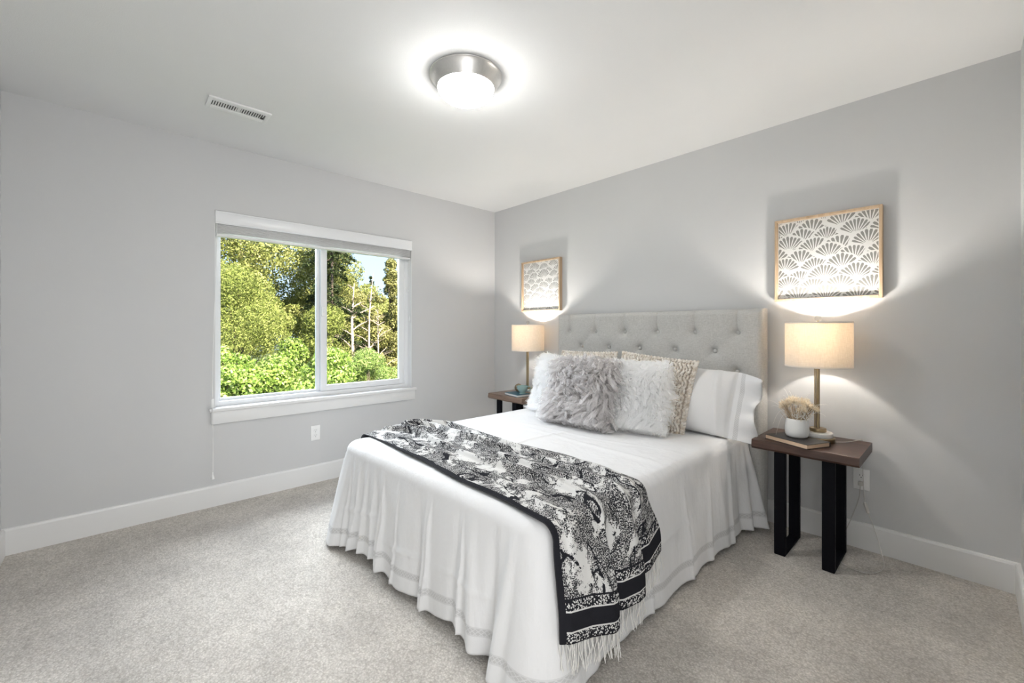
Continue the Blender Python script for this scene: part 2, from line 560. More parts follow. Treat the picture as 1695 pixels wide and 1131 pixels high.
fo = fx.build('fixed_sash', M['vinyl'], win, 40)
MB().box((-.122, WY0 + .045, WZ0 + .05), (-.118, MY - .02, WZ1 - .048)).build('window_pane', M['glass'], fo)
sl = MB()     # sliding light, inner plane
sl.box((-.100, MY + .0, WZ0 + .036), (-.066, MY + .05, WZ1 - .052), .004)
sl.box((-.100, WY1 - .092, WZ0 + .036), (-.066, WY1 - .038, WZ1 - .052), .004)
sl.box((-.100, MY + .048, WZ0 + .036), (-.066, WY1 - .09, WZ0 + .082), .004)
sl.box((-.100, MY + .048, WZ1 - .09), (-.066, WY1 - .09, WZ1 - .052), .004)
so = sl.build('sliding_sash', M['vinyl'], win, 40)
MB().box((-.086, MY + .046, WZ0 + .08), (-.082, WY1 - .088, WZ1 - .09)).build('window_pane', M['glass'], so)
lt = MB().box((-.070, MY + .006, 1.29), (-.054, MY + .034, 1.37), .004).box((-.058, MY + .012, 1.325), (-.040, MY + .026, 1.35), .003)
lt.build('latch', M['plastic'], so, 40)
struct('trim_1', MB().box((-.148, WY0 - .032, WZ0 - .022), (0.028, WY1 + .036, WZ0 + .001), .004), M['trim'], 40)    # stool
struct('trim_2', MB().box((0.0, WY0 - .020, WZ0 - .105), (0.015, WY1 + .026, WZ0 - .021), .003), M['trim'], 40)       # apron
jm = MB()
jm.box((-.064, WY0, WZ0 + .001), (-0.0005, WY0 + .004, WZ1 - .001)).box((-.064, WY1 - .004, WZ0 + .001), (-0.0005, WY1, WZ1 - .001))
struct('trim_3', jm, M['trim'])   # painted reveals

# ---- blind
bl = thing('window_blind', 'white faux wood blind raised to a thin stack at the top of the window', 'blind', (0, (WY0 + WY1) / 2, WZ1))
vz = MB()
prof = [(-.045, 0), (0.012, 0), (0.014, -.010), (0.010, -.018), (0.010, -.070), (0.013, -.078), (0.010, -.086), (-.004, -.086), (-.004, -.012), (-.045, -.012)]
hw = (WY1 - WY0) / 2 - .003
P = np.array([[(x, s * hw, z - .004) for x, z in prof] for s in (-1, 1)])
vz.grid(P, close_v=True); k = len(prof); vz.f += [tuple(range(k)), tuple(range(k, 2 * k))]; vz.mi += [0, 0]
vz.build('valance', M['vinyl'], bl, 30)
sk_ = MB()
for i in range(9):
    z = -.088 - i * .0072
    sk_.box((-.052, -hw + .012, z - .0017), (-.004 + .0012 * (i % 2), hw - .012, z + .0017), .0006, 1)
sk_.build('slat_stack', M['trim'], bl)
MB().box((-.053, -hw + .010, -.172), (-.003, hw - .010, -.155), .004).build('bottom_rail', M['trim'], bl, 40)
for fy in (-.42, -.16, .10, .34, .58):
    lc = MB()
    for s in (-.006, .006):
        ys = fy + s
        zz = np.linspace(-.086, -.172, 14)
        lc.tube([(-.0015 + .0015 * math.sin(i * 2.1 + s * 900), ys + .004 * math.sin(i * 1.7), z) for i, z in enumerate(zz)], .0012, 5)
    lc.build('ladder_cord', M['plastic'], bl, 60)
def cord(name, pts, r, tz, parent, tas=.012):
    c = MB().tube(pts, r, 6).build(name, M['plastic'], parent, 60)
    e = pts[-1]
    MB().lathe([(.0025, .012), (.0045, .008), (.0035, .0), (.006, -.012), (tas * .75, -.028), (tas * .7, -.034), (.001, -.035)], 12, e).build('tassel', M['plastic'], c, 40)
    return c
dy = -(WY0 + WY1) / 2
pts = [(.0, -hw + .008, -.086)]
for i in range(1, 26):
    f = i / 25
    pts.append((.006 + .026 * min(1, f * 1.4) , -hw + .008 - .028 * min(1, f * 1.5) + .002 * math.sin(f * 9), -.086 - f * (1.992 - .086 - .225)))
lc_ = cord('lift_cord', pts, .0022, 0, bl, .013)
MB().box((pts[18][0] - .005, pts[18][1] - .008, pts[18][2] - .03), (pts[18][0] + .005, pts[18][1] + .008, pts[18][2] + .03), .003).build('cord_joiner', M['plastic'], lc_, 40)
cord('tilt_cord', [(-.028, hw - .020 + .002 * math.sin(q), -.10 - q * (.33 / 10)) for q in range(11)], .0013, 0, bl, .009)
cord('tilt_cord', [(-.022, hw - .012 + .002 * math.sin(q * 1.3), -.10 - q * (.60 / 10)) for q in range(11)], .0013, 0, bl, .009)

# ---- outlets
def outlet(label, loc, rz):
    r = thing('wall_outlet', label, 'outlet', loc, rz)
    MB().box((-.035, -.006, -.0575), (.035, 0, .0575), .004, 3).build('cover_plate', M['plastic'], r, 40)
    for s in (-1, 1):
        q = MB()
        b = bmesh.new(); bmesh.ops.create_cone(b, cap_ends=True, segments=28, radius1=.0165, radius2=.0165, depth=.003)
        q.bm(b, Matrix.Translation((0, -.0072, s * .0195)) @ Matrix.Rotation(PI / 2, 4, 'X') @ Matrix.Diagonal((1, .86, 1, 1)))
        f = q.build('receptacle', M['plastic'], r, 40)
        k = MB()
        for sx, hh in ((-.0062, .0085), (.0062, .0070)):
            k.box((sx - .0011, -.0094, s * .0195 + .002 - hh / 2 + .001), (sx + .0011, -.0086, s * .0195 + .002 + hh / 2 + .001))
        k.ball((0, -.0088, s * .0195 - .0085), .0026, 10, 6, (1, .3, 1))
        k.build('slot', M['slot'], f)
    MB().ball((0, -.006, 0), .0032, 12, 6, (1, .4, 1)).build('screw', M['nickel'], r, 60)
    return r
outlet('white duplex wall outlet on the grey wall below the window', (0, -1.837, .383), PI / 2)
outR = outlet('white duplex wall outlet behind the right nightstand', (3.058, 0, .374), 0)

# ---- ceiling light
cl = thing('ceiling_light', 'round flush ceiling light with brushed nickel pan and lit white glass dome', 'ceiling light', (1.758, -1.698, RH))
MB().lathe([(.02, -.001), (.176, -.001), (.179, -.003), (.178, -.006), (.173, -.009), (.160, -.034), (.145, -.060), (.142, -.064), (.137, -.064), (.135, -.056), (.02, -.05)], 72).build('pan', M['nickel'], cl, 35)
MB().lathe([(.1365, -.056)] + [(.137 * math.cos(a), -.062 - .066 * math.sin(a)) for a in np.linspace(0, PI / 2 - .001, 16)], 64).build('glass_dome', M['dome'], cl, 60)

# ---- vent
vt = thing('ceiling_vent', 'white rectangular louvred air register set in the ceiling', 'vent', (.630, -2.455, RH))
f = MB()
f.box((-.072, -.150, -.010), (.072, -.128, -.0005), .004); f.box((-.072, .128, -.010), (.072, .150, -.0005), .002)
f.box((-.072, -.130, -.010), (-.034, .130, -.0005), .004); f.box((.034, -.130, -.010), (.072, .130, -.0005), .002)
f.box((-.038, -.008, -.006), (.038, .008, -.0005), .002)
f.build('register_frame', M['trim'], vt, 40)
MB().box((-.040, -.130, -.0012), (.040, .130, -.0002)).build('duct_opening', M['slot'], vt)
for s in (-1, 1):
    lo = MB()
    for i in range(10):
        y = s * (.0135 + i * .0118)
        Mx = Matrix.Translation((0, y, -.0040)) @ Matrix.Rotation(.55, 4, 'X')
        lo.box((-.037, -.0043, -.0008), (.037, .0043, .0008), 0, 1, Mx)
    lo.build('louvre', M['trim'], vt)
for s in (-1, 1):
    MB().ball((0, s * .140, -.006), .004, 10, 6, (1, 1, .4)).build('screw', M['nickel'], vt, 60)
MB().box((-.022, .110, -.012), (-.012, .124, -.004), .001).build('damper_lever', M['slot'], vt)

# ---- pictures
def clip_poly(poly, hw_, hh_):
    def cut(p, ax, lim, sg):
        out = []
        for i in range(len(p)):
            a, b = p[i], p[(i + 1) % len(p)]
            da, db = sg * (lim - a[ax]), sg * (lim - b[ax])
            if da >= 0: out.append(a)
            if (da >= 0) != (db >= 0):
                tt = da / (da - db); out.append((a[0] + (b[0] - a[0]) * tt, a[1] + (b[1] - a[1]) * tt))
        return out
    for ax, lim, sg in ((0, hw_, 1), (0, -hw_, -1), (1, hh_, 1), (1, -hh_, -1)):
        if len(poly) < 3: return []
        poly = cut(poly, ax, lim, sg)
    return poly if len(poly) >= 3 else []

M['print_paper'] = m_paint('print_white', (0.76, 0.755, 0.735, 1), 0.7, 0.02, 120, 0.1)
M['print_grey'] = m_paint('print_grey', (0.25, 0.246, 0.23, 1), 0.7, 0.10, 60, 0.1)
M['print_grey2'] = m_paint('print_pale_grey', (0.33, 0.33, 0.315, 1), 0.7, 0.06, 60, 0.1)

def picture(label, cx, seed, greym, group, R0=.088):
    rg = random.Random(seed)
    hw_, hh_ = .248, .244
    r = thing('framed_picture', label, 'picture', (cx, 0, 1.600), 0, group)
    f = MB(); d = .040; fw_ = .014
    for lo, hi in (((-hw_, -d, -hh_), (-hw_ + fw_, -.001, hh_)), ((hw_ - fw_, -d, -hh_), (hw_, -.001, hh_)),
                   ((-hw_ + fw_, -d, -hh_), (hw_ - fw_, -.001, -hh_ + fw_)), ((-hw_ + fw_, -d, hh_ - fw_), (hw_ - fw_, -.001, hh_))):
        f.box(lo, hi, .0012, 1)
    f.build('frame', M['oak'], r, 40)
    iw, ih = hw_ - fw_ - .004, hh_ - fw_ - .004
    p = MB()
    p.box((-hw_ + fw_ + .0005, -.020, -hh_ + fw_ + .0005), (hw_ - fw_ - .0005, -.004, hh_ - fw_ - .0005))
    lvl = 0
    def put(poly, mi):
        nonlocal lvl
        poly = clip_poly(poly, iw, ih)
        if poly:
            y = -.0202 - lvl * 5e-6
            p.add([(a, y, b) for a, b in poly], [tuple(range(len(poly)))], mi=mi)
    z = ih + .02; row = 0
    fans = []
    while z > -ih - .12:
        x = -iw - .02 + (row % 2) * R0 * .73
        while x < iw + .08:
            fans.append((x + rg.uniform(-.014, .014), z - R0 * .5 + rg.uniform(-.016, .016), R0 * rg.uniform(.86, 1.14), rg.uniform(-.14, .14)))
            x += R0 * 1.46
        z -= R0 * .64; row += 1
    for (x, zz, R, tilt) in fans:
        lvl += 1
        put([(x + R * 1.045 * math.sin(a + tilt), zz + R * 1.045 * math.cos(a + tilt)) for a in np.linspace(-1.38, 1.38, 26)] + [(x + .012, zz - R * .22), (x - .012, zz - R * .22)], 0)
        lvl += 1
        n = rg.choice((9, 10, 11))
        for i in range(n):
            a = -1.18 + 2.36 * (i + .5) / n + tilt
            hwid = 1.18 / n * .74
            r0 = R * rg.uniform(.20, .30); r1 = R * rg.uniform(.93, 1.0) * (1 - .06 * abs(a - tilt))
            pl = []
            for q in np.linspace(0, 1, 5):
                rr = r0 + (r1 - .010 - r0) * q
                pl.append((x + rr * math.sin(a - hwid * (.45 + .55 * q)), zz + rr * math.cos(a - hwid * (.45 + .55 * q))))
            for q in (-.6, 0, .6):
                pl.append((x + r1 * math.sin(a + hwid * q), zz + r1 * math.cos(a + hwid * q)))
            for q in np.linspace(1, 0, 5):
                rr = r0 + (r1 - .010 - r0) * q
                pl.append((x + rr * math.sin(a + hwid * (.45 + .55 * q)), zz + rr * math.cos(a + hwid * (.45 + .55 * q))))
            put(pl, 1)
    p.build('print', [M['print_paper'], greym], r, recalc=False)
    MB().box((-hw_ + fw_, -.033, -hh_ + fw_), (hw_ - fw_, -.031, hh_ - fw_)).build('glazing', M['pglass'], r)
    return r
picture('framed grey fan print hanging above the right nightstand lamp', 2.901, 3, M['print_grey'], 'fan prints above the nightstands')
picture('framed pale fan print hanging near the room corner above the far lamp', .695, 9, M['print_grey2'], 'fan prints above the nightstands', .080)

# ---- nightstands
TZ = .590
def nightstand(label, x0, x1, y0, y1, wood, group):
    cx = (x0 + x1) / 2
    r = thing('nightstand', label, 'nightstand', (cx, (y0 + y1) / 2, 0), 0, group)
    hw_, hd = (x1 - x0) / 2, (y1 - y0) / 2
    tp = MB(); n = 26
    xs = np.linspace(-hw_, hw_, n)
    def edge(s, k): return s * (hd + .006 * np.sin(xs * 11 + k) + .003 * np.sin(xs * 31 + 2 * k))
    ft, bt = edge(-1, .4) , edge(1, 1.9)
    T0, T1 = TZ - .048, TZ
    ring = [np.stack([xs, ft + .012, np.full(n, T0)], -1), np.stack([xs, ft, np.full(n, T0 + .012)], -1), np.stack([xs, ft + .006, np.full(n, T1 - .003)], -1), np.stack([xs, ft + .010, np.full(n, T1)], -1),
            np.stack([xs, bt - .010, np.full(n, T1)], -1), np.stack([xs, bt - .004, np.full(n, T1 - .003)], -1), np.stack([xs, bt, np.full(n, T0 + .012)], -1), np.stack([xs, bt - .012, np.full(n, T0)], -1)]
    P = np.stack(ring, 1)
    tp.grid(P, close_v=True); tp.f += [tuple(range(8)), tuple((n - 1) * 8 + k for k in range(8))]; tp.mi += [0, 0]
    tp.build('table_top', wood, r, 35)
    for lx in (-.100, .108):
        lg = MB(); bw = .026; th = .030
        ya, yb = -hd + .022, hd - .085
        zt = T0 - .001
        lg.box((lx - bw, ya, 0.001), (lx + bw, ya + th, zt), .003, 1)
        lg.box((lx - bw, yb - th, 0.001), (lx + bw, yb, zt), .003, 1)
        lg.box((lx - bw, ya + th - .002, 0.001), (lx + bw, yb - th + .002, .012), .003, 1)
        lg.box((lx - bw, ya + th - .002, zt - .006), (lx + bw, yb - th + .002, zt), .002, 1)
        lg.build('leg_frame', M['black_steel'], r, 35)
    return r
nsR = nightstand('dark walnut nightstand with black steel legs right of the bed', 2.648, 3.108, -.440, -.030, M['walnut'], 'walnut nightstands beside the bed')
nsL = nightstand('walnut nightstand with black steel legs in the far corner left of the bed', .400, .860, -.435, -.030, M['walnut_pale'], 'walnut nightstands beside the bed')

# ---- table lamps
def lamp(label, x, y, group, cord_pts=None):
    r = thing('table_lamp', label, 'lamp', (x, y, TZ), 0, group)
    b = MB().lathe([(.074, .0), (.076, .003), (.076, .022), (.073, .025), (.02, .025)], 56).build('base', M['brass'], r, 40)
    MB().lathe([(.02, .0252), (.064, .0252), (.066, .029), (.066, .046), (.062, .050), (.02, .050)], 56).build('marble_disc', M['marble'], b, 40)
    MB().lathe([(.012, .0502), (.036, .0502), (.038, .053), (.038, .066), (.036, .069), (.014, .069)], 48).build('collar', M['brass'], b, 40)
    MB().lathe([(.0085, .068), (.0085, .385), (.013, .387), (.013, .405), (.009, .408)], 24).build('stem', M['brass'], r, 40)
    MB().lathe([(.0035, .068), (.0035, .390)], 10, (-.0125, -.004, 0)).build('side_rod', M['brass'], r, 40)
    z0, z1, R = .398, .637, .150
    sh = MB()
    sh.lathe([(R, z0), (R, z1), (R - .0025, z1), (R - .0025, z0), (R, z0)], 96, cap=False)
    so_ = sh.build('shade', M['shade'], r, 40)
    for zz in (z0 + .003, z1 - .003):
        MB().lathe([(R + .0004, zz - .0035), (R + .001, zz), (R + .0004, zz + .0035)], 96, cap=False).build('rim', M['rim'], so_, 60)
    hp = MB()
    for k in range(3):
        a = k * 2 * PI / 3 + .5
        hp.tube([(.008 * math.cos(a), .008 * math.sin(a), z1 - .012), ((R - .003) * math.cos(a), (R - .003) * math.sin(a), z1 - .004)], .0016, 6)
    hp.lathe([(.004, z1 - .014), (.011, z1 - .012), (.011, z1 - .008), (.004, z1 - .006)], 16)
    for s in (-1, 1):
        hp.tube([(s * .012, 0, .402), (s * .045, 0, .47), (s * .048, 0, .53), (s * .03, 0, .60), (0, 0, z1 - .012)], .0016, 6)
    hp.build('harp', M['brass'], r, 60)
    MB().lathe([(.003, z1 - .010), (.005, z1 - .004), (.005, z1 + .006), (.008, z1 + .008)], 14).build('finial_stem', M['brass'], r, 40)
    MB().ball((0, 0, z1 + .021), .0155, 20, 14).build('finial', M['crystal'], r, 60)
    lb = MB().lathe([(.001, .555)] + [(.030 * math.sin(a), .525 + .030 * math.cos(a)) for a in np.linspace(.15, 1.78, 10)], 24, cap=False).build('light_bulb', M['bulb'], r, 60)
    MB().lathe([(.030 * math.sin(1.78), .525 + .030 * math.cos(1.78)), (.0295, .512), (.022, .490), (.015, .470), (.0125, .452)], 24).build('bulb_body', M['plastic'], lb, 60)
    MB().lathe([(.014, .405), (.016, .41), (.016, .45), (.013, .453)], 20).build('socket', M['brass'], r, 40)
    return r
M['rim'] = m_paint('shade_rim', (0.72, 0.69, 0.64, 1), 0.8)
lampR = lamp('lit table lamp with brass stem on the right nightstand', 2.903, -.205, 'lit table lamps on the nightstands')
lampL = lamp('lit table lamp on the far nightstand in the corner', .700, -.200, 'lit table lamps on the nightstands')
t = NT('clear_cord'); t.bsdf((0.55, 0.53, 0.50, 1), 0.3); M['cord'] = t.m
def smooth_path(pts, n=60):
    P = np.array(pts, float); k = len(P)
    tt = np.linspace(0, k - 1, n); out = []
    for q in tt:
        i = min(int(q), k - 2); f = q - i
        p0, p1, p2, p3 = P[max(i - 1, 0)], P[i], P[i + 1], P[min(i + 2, k - 1)]
        out.append(.5 * ((2 * p1) + (-p0 + p2) * f + (2 * p0 - 5 * p1 + 4 * p2 - p3) * f ** 2 + (-p0 + 3 * p1 - 3 * p2 + p3) * f ** 3))
    return np.array(out)
LO = np.array([2.903, -.205, TZ])
cp = smooth_path([(2.975, -.19, .5935), (3.02, -.14, .5935), (3.05, -.06, .5935), (3.065, -.022, .588), (3.066, -.017, .52), (3.068, -.03, .42), (3.075, -.05, .32), (3.085, -.06, .25), (3.125, -.10, .15), (3.155, -.14, .06),
                  (3.168, -.20, .012), (3.12, -.30, .006), (3.02, -.28, .006), (2.975, -.16, .006), (2.985, -.06, .05), (3.02, -.03, .16), (3.05, -.028, .27), (3.058, -.028, .354)], 150) - LO
pc = MB().tube(cp, .0019, 6).build('power_cord', M['cord'], lampR, 60)
i0 = 62
d_ = cp[i0 + 4] - cp[i0 - 4]; d_ /= np.linalg.norm(d_)
MB().tube([cp[i0] - d_ * .028, cp[i0] - d_ * .024, cp[i0] + d_ * .024, cp[i0] + d_ * .028], [.004, .0075, .0075, .004], 12).build('cord_switch', M['cord'], pc, 40)
MB().box((3.058 - .011 - LO[0], -.034 - LO[1], .344 - LO[2]), (3.058 + .011 - LO[0], -.009 - LO[1], .366 - LO[2]), .004).build('plug', M['cord'], pc, 40)

# ---- books
def book(label, name, loc, rz, w_, d_, h_, cover, pages, cat='book', spine='back'):
    r = thing(name, label, cat, loc, rz)
    MB().box((-w_ / 2 + .003, -d_ / 2 + .003, .0025), (w_ / 2 - .003, d_ / 2 - .002, h_ - .0025)).build('pages', pages, r)
    c = MB().box((-w_ / 2, -d_ / 2, 0), (w_ / 2, d_ / 2, .0026), .0008, 1).box((-w_ / 2, -d_ / 2, h_ - .0026), (w_ / 2, d_ / 2, h_), .0008, 1)
    c.box((-w_ / 2, d_ / 2 - .003, 0), (w_ / 2, d_ / 2, h_), .0008, 1)
    c.build('cover', cover, r, 40)
    return r
def m_pages(name, col):
    t = NT(name); n1 = t.noise(t.scale(t.obj(), (3, 3, 900)), 1.0, 1.0)
    c = t.mix(n1, tuple(x * .8 for x in col[:3]) + (1,), col)
    t.bsdf(c, .85); return t.m
M['pages_tan'] = m_pages('tan_pages', (0.72, 0.52, 0.36, 1))
M['pages_white'] = m_pages('white_pages', (0.86, 0.85, 0.83, 1))
M['cover_dark'] = m_paint('dark_cover', (0.030, 0.026, 0.025, 1), 0.5, 0.1, 400, 0.2)
M['cover_teal'] = m_paint('teal_cover', (0.020, 0.095, 0.14, 1), 0.45, 0.05, 400, 0.1)
book('dark covered hardback with tan pages lying under the white vase', 'book', (2.835, -.335, TZ + .0005), math.radians(-24), .235, .165, .024, M['cover_dark'], M['pages_tan'])
book('teal covered book lying on the far nightstand under the teacup', 'book', (.690, -.320, TZ + .0005), math.radians(-10), .215, .150, .020, M['cover_teal'], M['pages_white'])

# ---- vase with dried grasses
VX, VY, VZ = 2.830, -.305, TZ + .0252
va = thing('vase', 'small white ceramic vase standing on the dark book', 'vase', (VX, VY, VZ))
MB().lathe([(.040, 0), (.047, .003), (.053, .014), (.0555, .035), (.0535, .065), (.0495, .090), (.047, .097), (.045, .098), (.0435, .096), (.047, .07), (.050, .04), (.044, .012), (.01, .009)], 48).build('vessel', M['ceramic_white'], va, 60)
dg = thing('dried_flower_bunch', 'bunch of cream dried grasses and flowers in the white vase', 'dried flowers', (VX, VY, VZ + .02))
t = NT('dried_stem'); n1 = t.n('ShaderNodeNewGeometry').outputs['Random Per Island']
t.bsdf(t.ramp(n1, [(0, (0.30, 0.20, 0.11, 1)), (.5, (0.62, 0.48, 0.32, 1)), (1, (0.80, 0.70, 0.56, 1))]), .8); M['dry'] = t.m
t = NT('dried_bloom'); n1 = t.n('ShaderNodeNewGeometry').outputs['Random Per Island']
t.bsdf(t.ramp(n1, [(0, (0.74, 0.61, 0.43, 1)), (.5, (0.88, 0.79, 0.63, 1)), (1, (0.94, 0.90, 0.80, 1))]), .85); M['bloom'] = t.m
t = NT('white_blade'); t.bsdf((0.80, 0.78, 0.74, 1), .8); M['blade'] = t.m
st = MB()
def arc(a, spread, L, sag, n=7, r0=.012):
    out = []
    for q in np.linspace(0, 1, n):
        rr = r0 * 1.5 + spread * L * (q ** 1.3)
        out.append((rr * math.cos(a), rr * math.sin(a), .012 + L * q - sag * q * q * L))
    return out
for i in range(170):
    a = random.uniform(0, 2 * PI); L = random.uniform(.10, .165); sp_ = random.uniform(.05, .55)
    st.tube(arc(a, sp_, L, random.uniform(0, .12), r0=random.uniform(.0, .016)), [.0013] * 5 + [.001, .0006], 4)
tag(st.build('stem', M['dry'], dg), kind='stuff')
heads = [(-.045, -.02, .150, .036), (-.006, -.03, .166, .040), (.05, -.01, .146, .034), (.02, .035, .156, .036), (-.03, .03, .155, .034), (.068, .03, .128, .028), (-.062, .012, .128, .026), (.035, -.045, .128, .028)]
for hx, hy_, hz, hr in heads:
    hd_ = MB()
    for k in range(230):
        d3 = rng.normal(size=3); d3 /= np.linalg.norm(d3)
        if d3[2] < -.35: d3[2] *= -.5
        p0 = np.array([hx, hy_, hz]) + d3 * hr * .1; p1 = np.array([hx, hy_, hz]) + d3 * hr * random.uniform(.75, 1.12)
        mid = (p0 + p1) / 2 + rng.normal(size=3) * hr * .1
        hd_.tube([p0, mid, p1], [.0005, .0011, .0007], 3)
    hd_.build('flower_head', M['bloom'], dg)
wf = MB()
for k in range(150):
    p = np.array([.03, -.045, .105]) + rng.normal(size=3) * np.array([.020, .010, .013])
    wf.ball(tuple(p), random.uniform(.0015, .003), 6, 4)
wf.build('small_blossom', M['blade'], dg, 60)
bl_ = [(PI + .15, .125, .155, .10), (PI - .2, .12, .135, .25), (PI + .5, .10, .17, .9), (PI + .3, .085, .15, 1.35), (.1, .12, .165, .12), (-.25, .125, .14, .35), (.35, .11, .17, .2), (2.2, .08, .20, .05), (PI - .5, .07, .21, .02), (1.0, .07, .20, .05), (-1.0, .05, .19, .03), (PI + .8, .06, .19, .05)]
for a, sp_, L, sag in bl_:
    P = []
    for q in np.linspace(0, 1, 14):
        rr = .012 + sp_ * q ** 1.2
        P.append((rr * math.cos(a), rr * math.sin(a), .02 + L * (1 - (1 - q) ** 1.6) - sag * L * q ** 3))
    MB().tube(P, np.linspace(.0015, .0005, 14), 5).build('grass_blade', M['blade'], dg, 60)

# ---- cup and wire ball on the far nightstand
M['teal_glaze'] = m_paint('pale_teal_glaze', (0.30, 0.43, 0.41, 1), 0.22, 0.12, 40, 0.05)
cu = thing('teacup', 'pale teal ceramic teacup with curled handle on the teal book', 'cup', (.748, -.318, TZ + .0207))
MB().lathe([(.022, 0), (.030, .001), (.031, .006), (.022, .012), (.026, .017), (.040, .032), (.047, .050), (.0505, .070), (.049, .0705), (.045, .052), (.036, .030), (.01, .018)], 40).build('bowl', M['teal_glaze'], cu, 60)
hn = smooth_path([(.046, 0, .058), (.062, 0, .066), (.074, 0, .056), (.070, 0, .040), (.056, 0, .028), (.038, 0, .026)], 24)
MB().tube([(p[0] * .76, p[0] * .66, p[2]) for p in hn], .0036, 8).build('handle', M['teal_glaze'], cu, 60)
wbq = thing('wire_orb', 'small openwork brass wire orb beside the teal cup', 'ornament', (.640, -.262, TZ + .0210))
b = bmesh.new(); bmesh.ops.create_icosphere(b, subdivisions=2, radius=.036)
w_ = MB()
for e in b.edges:
    a_, c_ = e.verts[0].co, e.verts[1].co
    w_.tube([(a_.x, a_.y, a_.z + .0375), (c_.x, c_.y, c_.z + .0375)], .0021, 5)
b.free()
w_.build('wire_frame', M['brass'], wbq, 60)

# ------------------------------------------------------------------ bed
bed = thing('bed', 'upholstered bed with tufted grey headboard under the white coverlet', 'bed', (1.77, -1.05, 0))
BO = np.array([1.77, -1.05, 0.0])
HX0, HX1, HZ0, HZ1, HYF, HYB = .985, 2.612, .03, 1.315, -.125, -.028
btn = []
for row, z in enumerate((1.167, 1.046, .920, .795, .67)):
    xs_ = 1.107 + .2714 * np.arange(6) if row % 2 == 0 else 1.107 + .1357 + .2714 * np.arange(5)
    btn += [(x, z) for x in xs_]
btn = np.array(btn)
nx, nz = 300, 240
gx = np.linspace(HX0, HX1, nx); gz = np.linspace(HZ0, HZ1, nz)
GX, GZ = np.meshgrid(gx, gz, indexing='ij')
dep = np.zeros_like(GX)
for bx_, bz_ in btn:
    r2 = (GX - bx_) ** 2 + (GZ - bz_) ** 2
    dep -= .018 * np.exp(-r2 / .019 ** 2) + .017 * np.exp(-r2 / .045 ** 2)
def groove(ax, az, bx_, bz_, d, w):
    L = math.hypot(bx_ - ax, bz_ - az)
    tx, tz = (bx_ - ax) / L, (bz_ - az) / L
    s = np.clip(((GX - ax) * tx + (GZ - az) * tz) / L, 0, 1)
    q = (GX - ax - s * L * tx) ** 2 + (GZ - az - s * L * tz) ** 2
    return d * np.exp(-q / w ** 2)
g = np.zeros_like(GX)
for bx_, bz_ in btn:
    if bz_ > 1.1:
        g = np.maximum(g, groove(bx_, bz_, bx_ + .004, HZ1, .018, .009))
        g = np.maximum(g, groove(bx_, bz_, bx_ + .004, HZ1, .012, .030))
    for b2 in btn:
        if abs(abs(b2[0] - bx_) - .1357) < .01 and -.14 < b2[1] - bz_ < -.1:
            g = np.maximum(g, groove(bx_, bz_, b2[0], b2[1], .0009, .008))
dep -= g
re = .035
def rnd(d):
    d = np.clip(d / re, 0, 1); return re * (1 - np.sqrt(np.clip(1 - (1 - d) ** 2, 0, 1)))
dd = np.minimum(np.minimum(GX - HX0, HX1 - GX), np.minimum(HZ1 - GZ, GZ - HZ0 + re))
YF = HYF + rnd(dd) - dep * np.clip(dd / .012, .25, 1)
hb = MB()
front = np.stack([GX, YF, GZ], -1)
back = np.stack([GX, np.full_like(GX, HYB), GZ], -1)
hb.grid(front - BO)
hb.grid((back - BO)[[0, -1]][:, [0, -1]])
for A, B_ in ((front[0], back[0]), (front[-1], back[-1]), (front[:, 0], back[:, 0]), (front[:, -1], back[:, -1])):
    hb.grid(np.stack([A, B_]) - BO)
ho = hb.build('headboard', M['upholstery'], bed, 50)
for bx_, bz_ in btn:
    i = int(np.argmin(abs(gx - bx_))); j = int(np.argmin(abs(gz - bz_)))
    MB().ball((bx_ - BO[0], YF[i, j] - .011, bz_), .0135, 14, 8, (1, .75, 1)).build('button', M['upholstery'], ho, 80)
    ho.children[-1].location = (0, 0, 0)
for b_ in ho.children:
    for v in b_.data.vertices: v.co.y -= BO[1]
SX0, SX1, SYH, SYF, ZT = 1.005, 2.535, -.135, -2.025, .555
MB().box((SX0 + .05 - BO[0], SYF + .09 - BO[1], .06), (SX1 - .05 - BO[0], -.14 - BO[1], .28), .02).build('bed_base', M['upholstery'], bed, 40)
MB().box((SX0 + .03 - BO[0], SYF + .08 - BO[1], .281), (SX1 - .03 - BO[0], -.14 - BO[1], ZT - .03), .05, 4).build('mattress', M['hide_white'], bed, 40)
for lx, ly in ((1.15, -1.8), (2.38, -1.8), (1.15, -.3), (2.38, -.3)):
    MB().box((lx - .03 - BO[0], ly - .03 - BO[1], .001), (lx + .03 - BO[0], ly + .03 - BO[1], .062)).build('leg', M['black_steel'], bed)

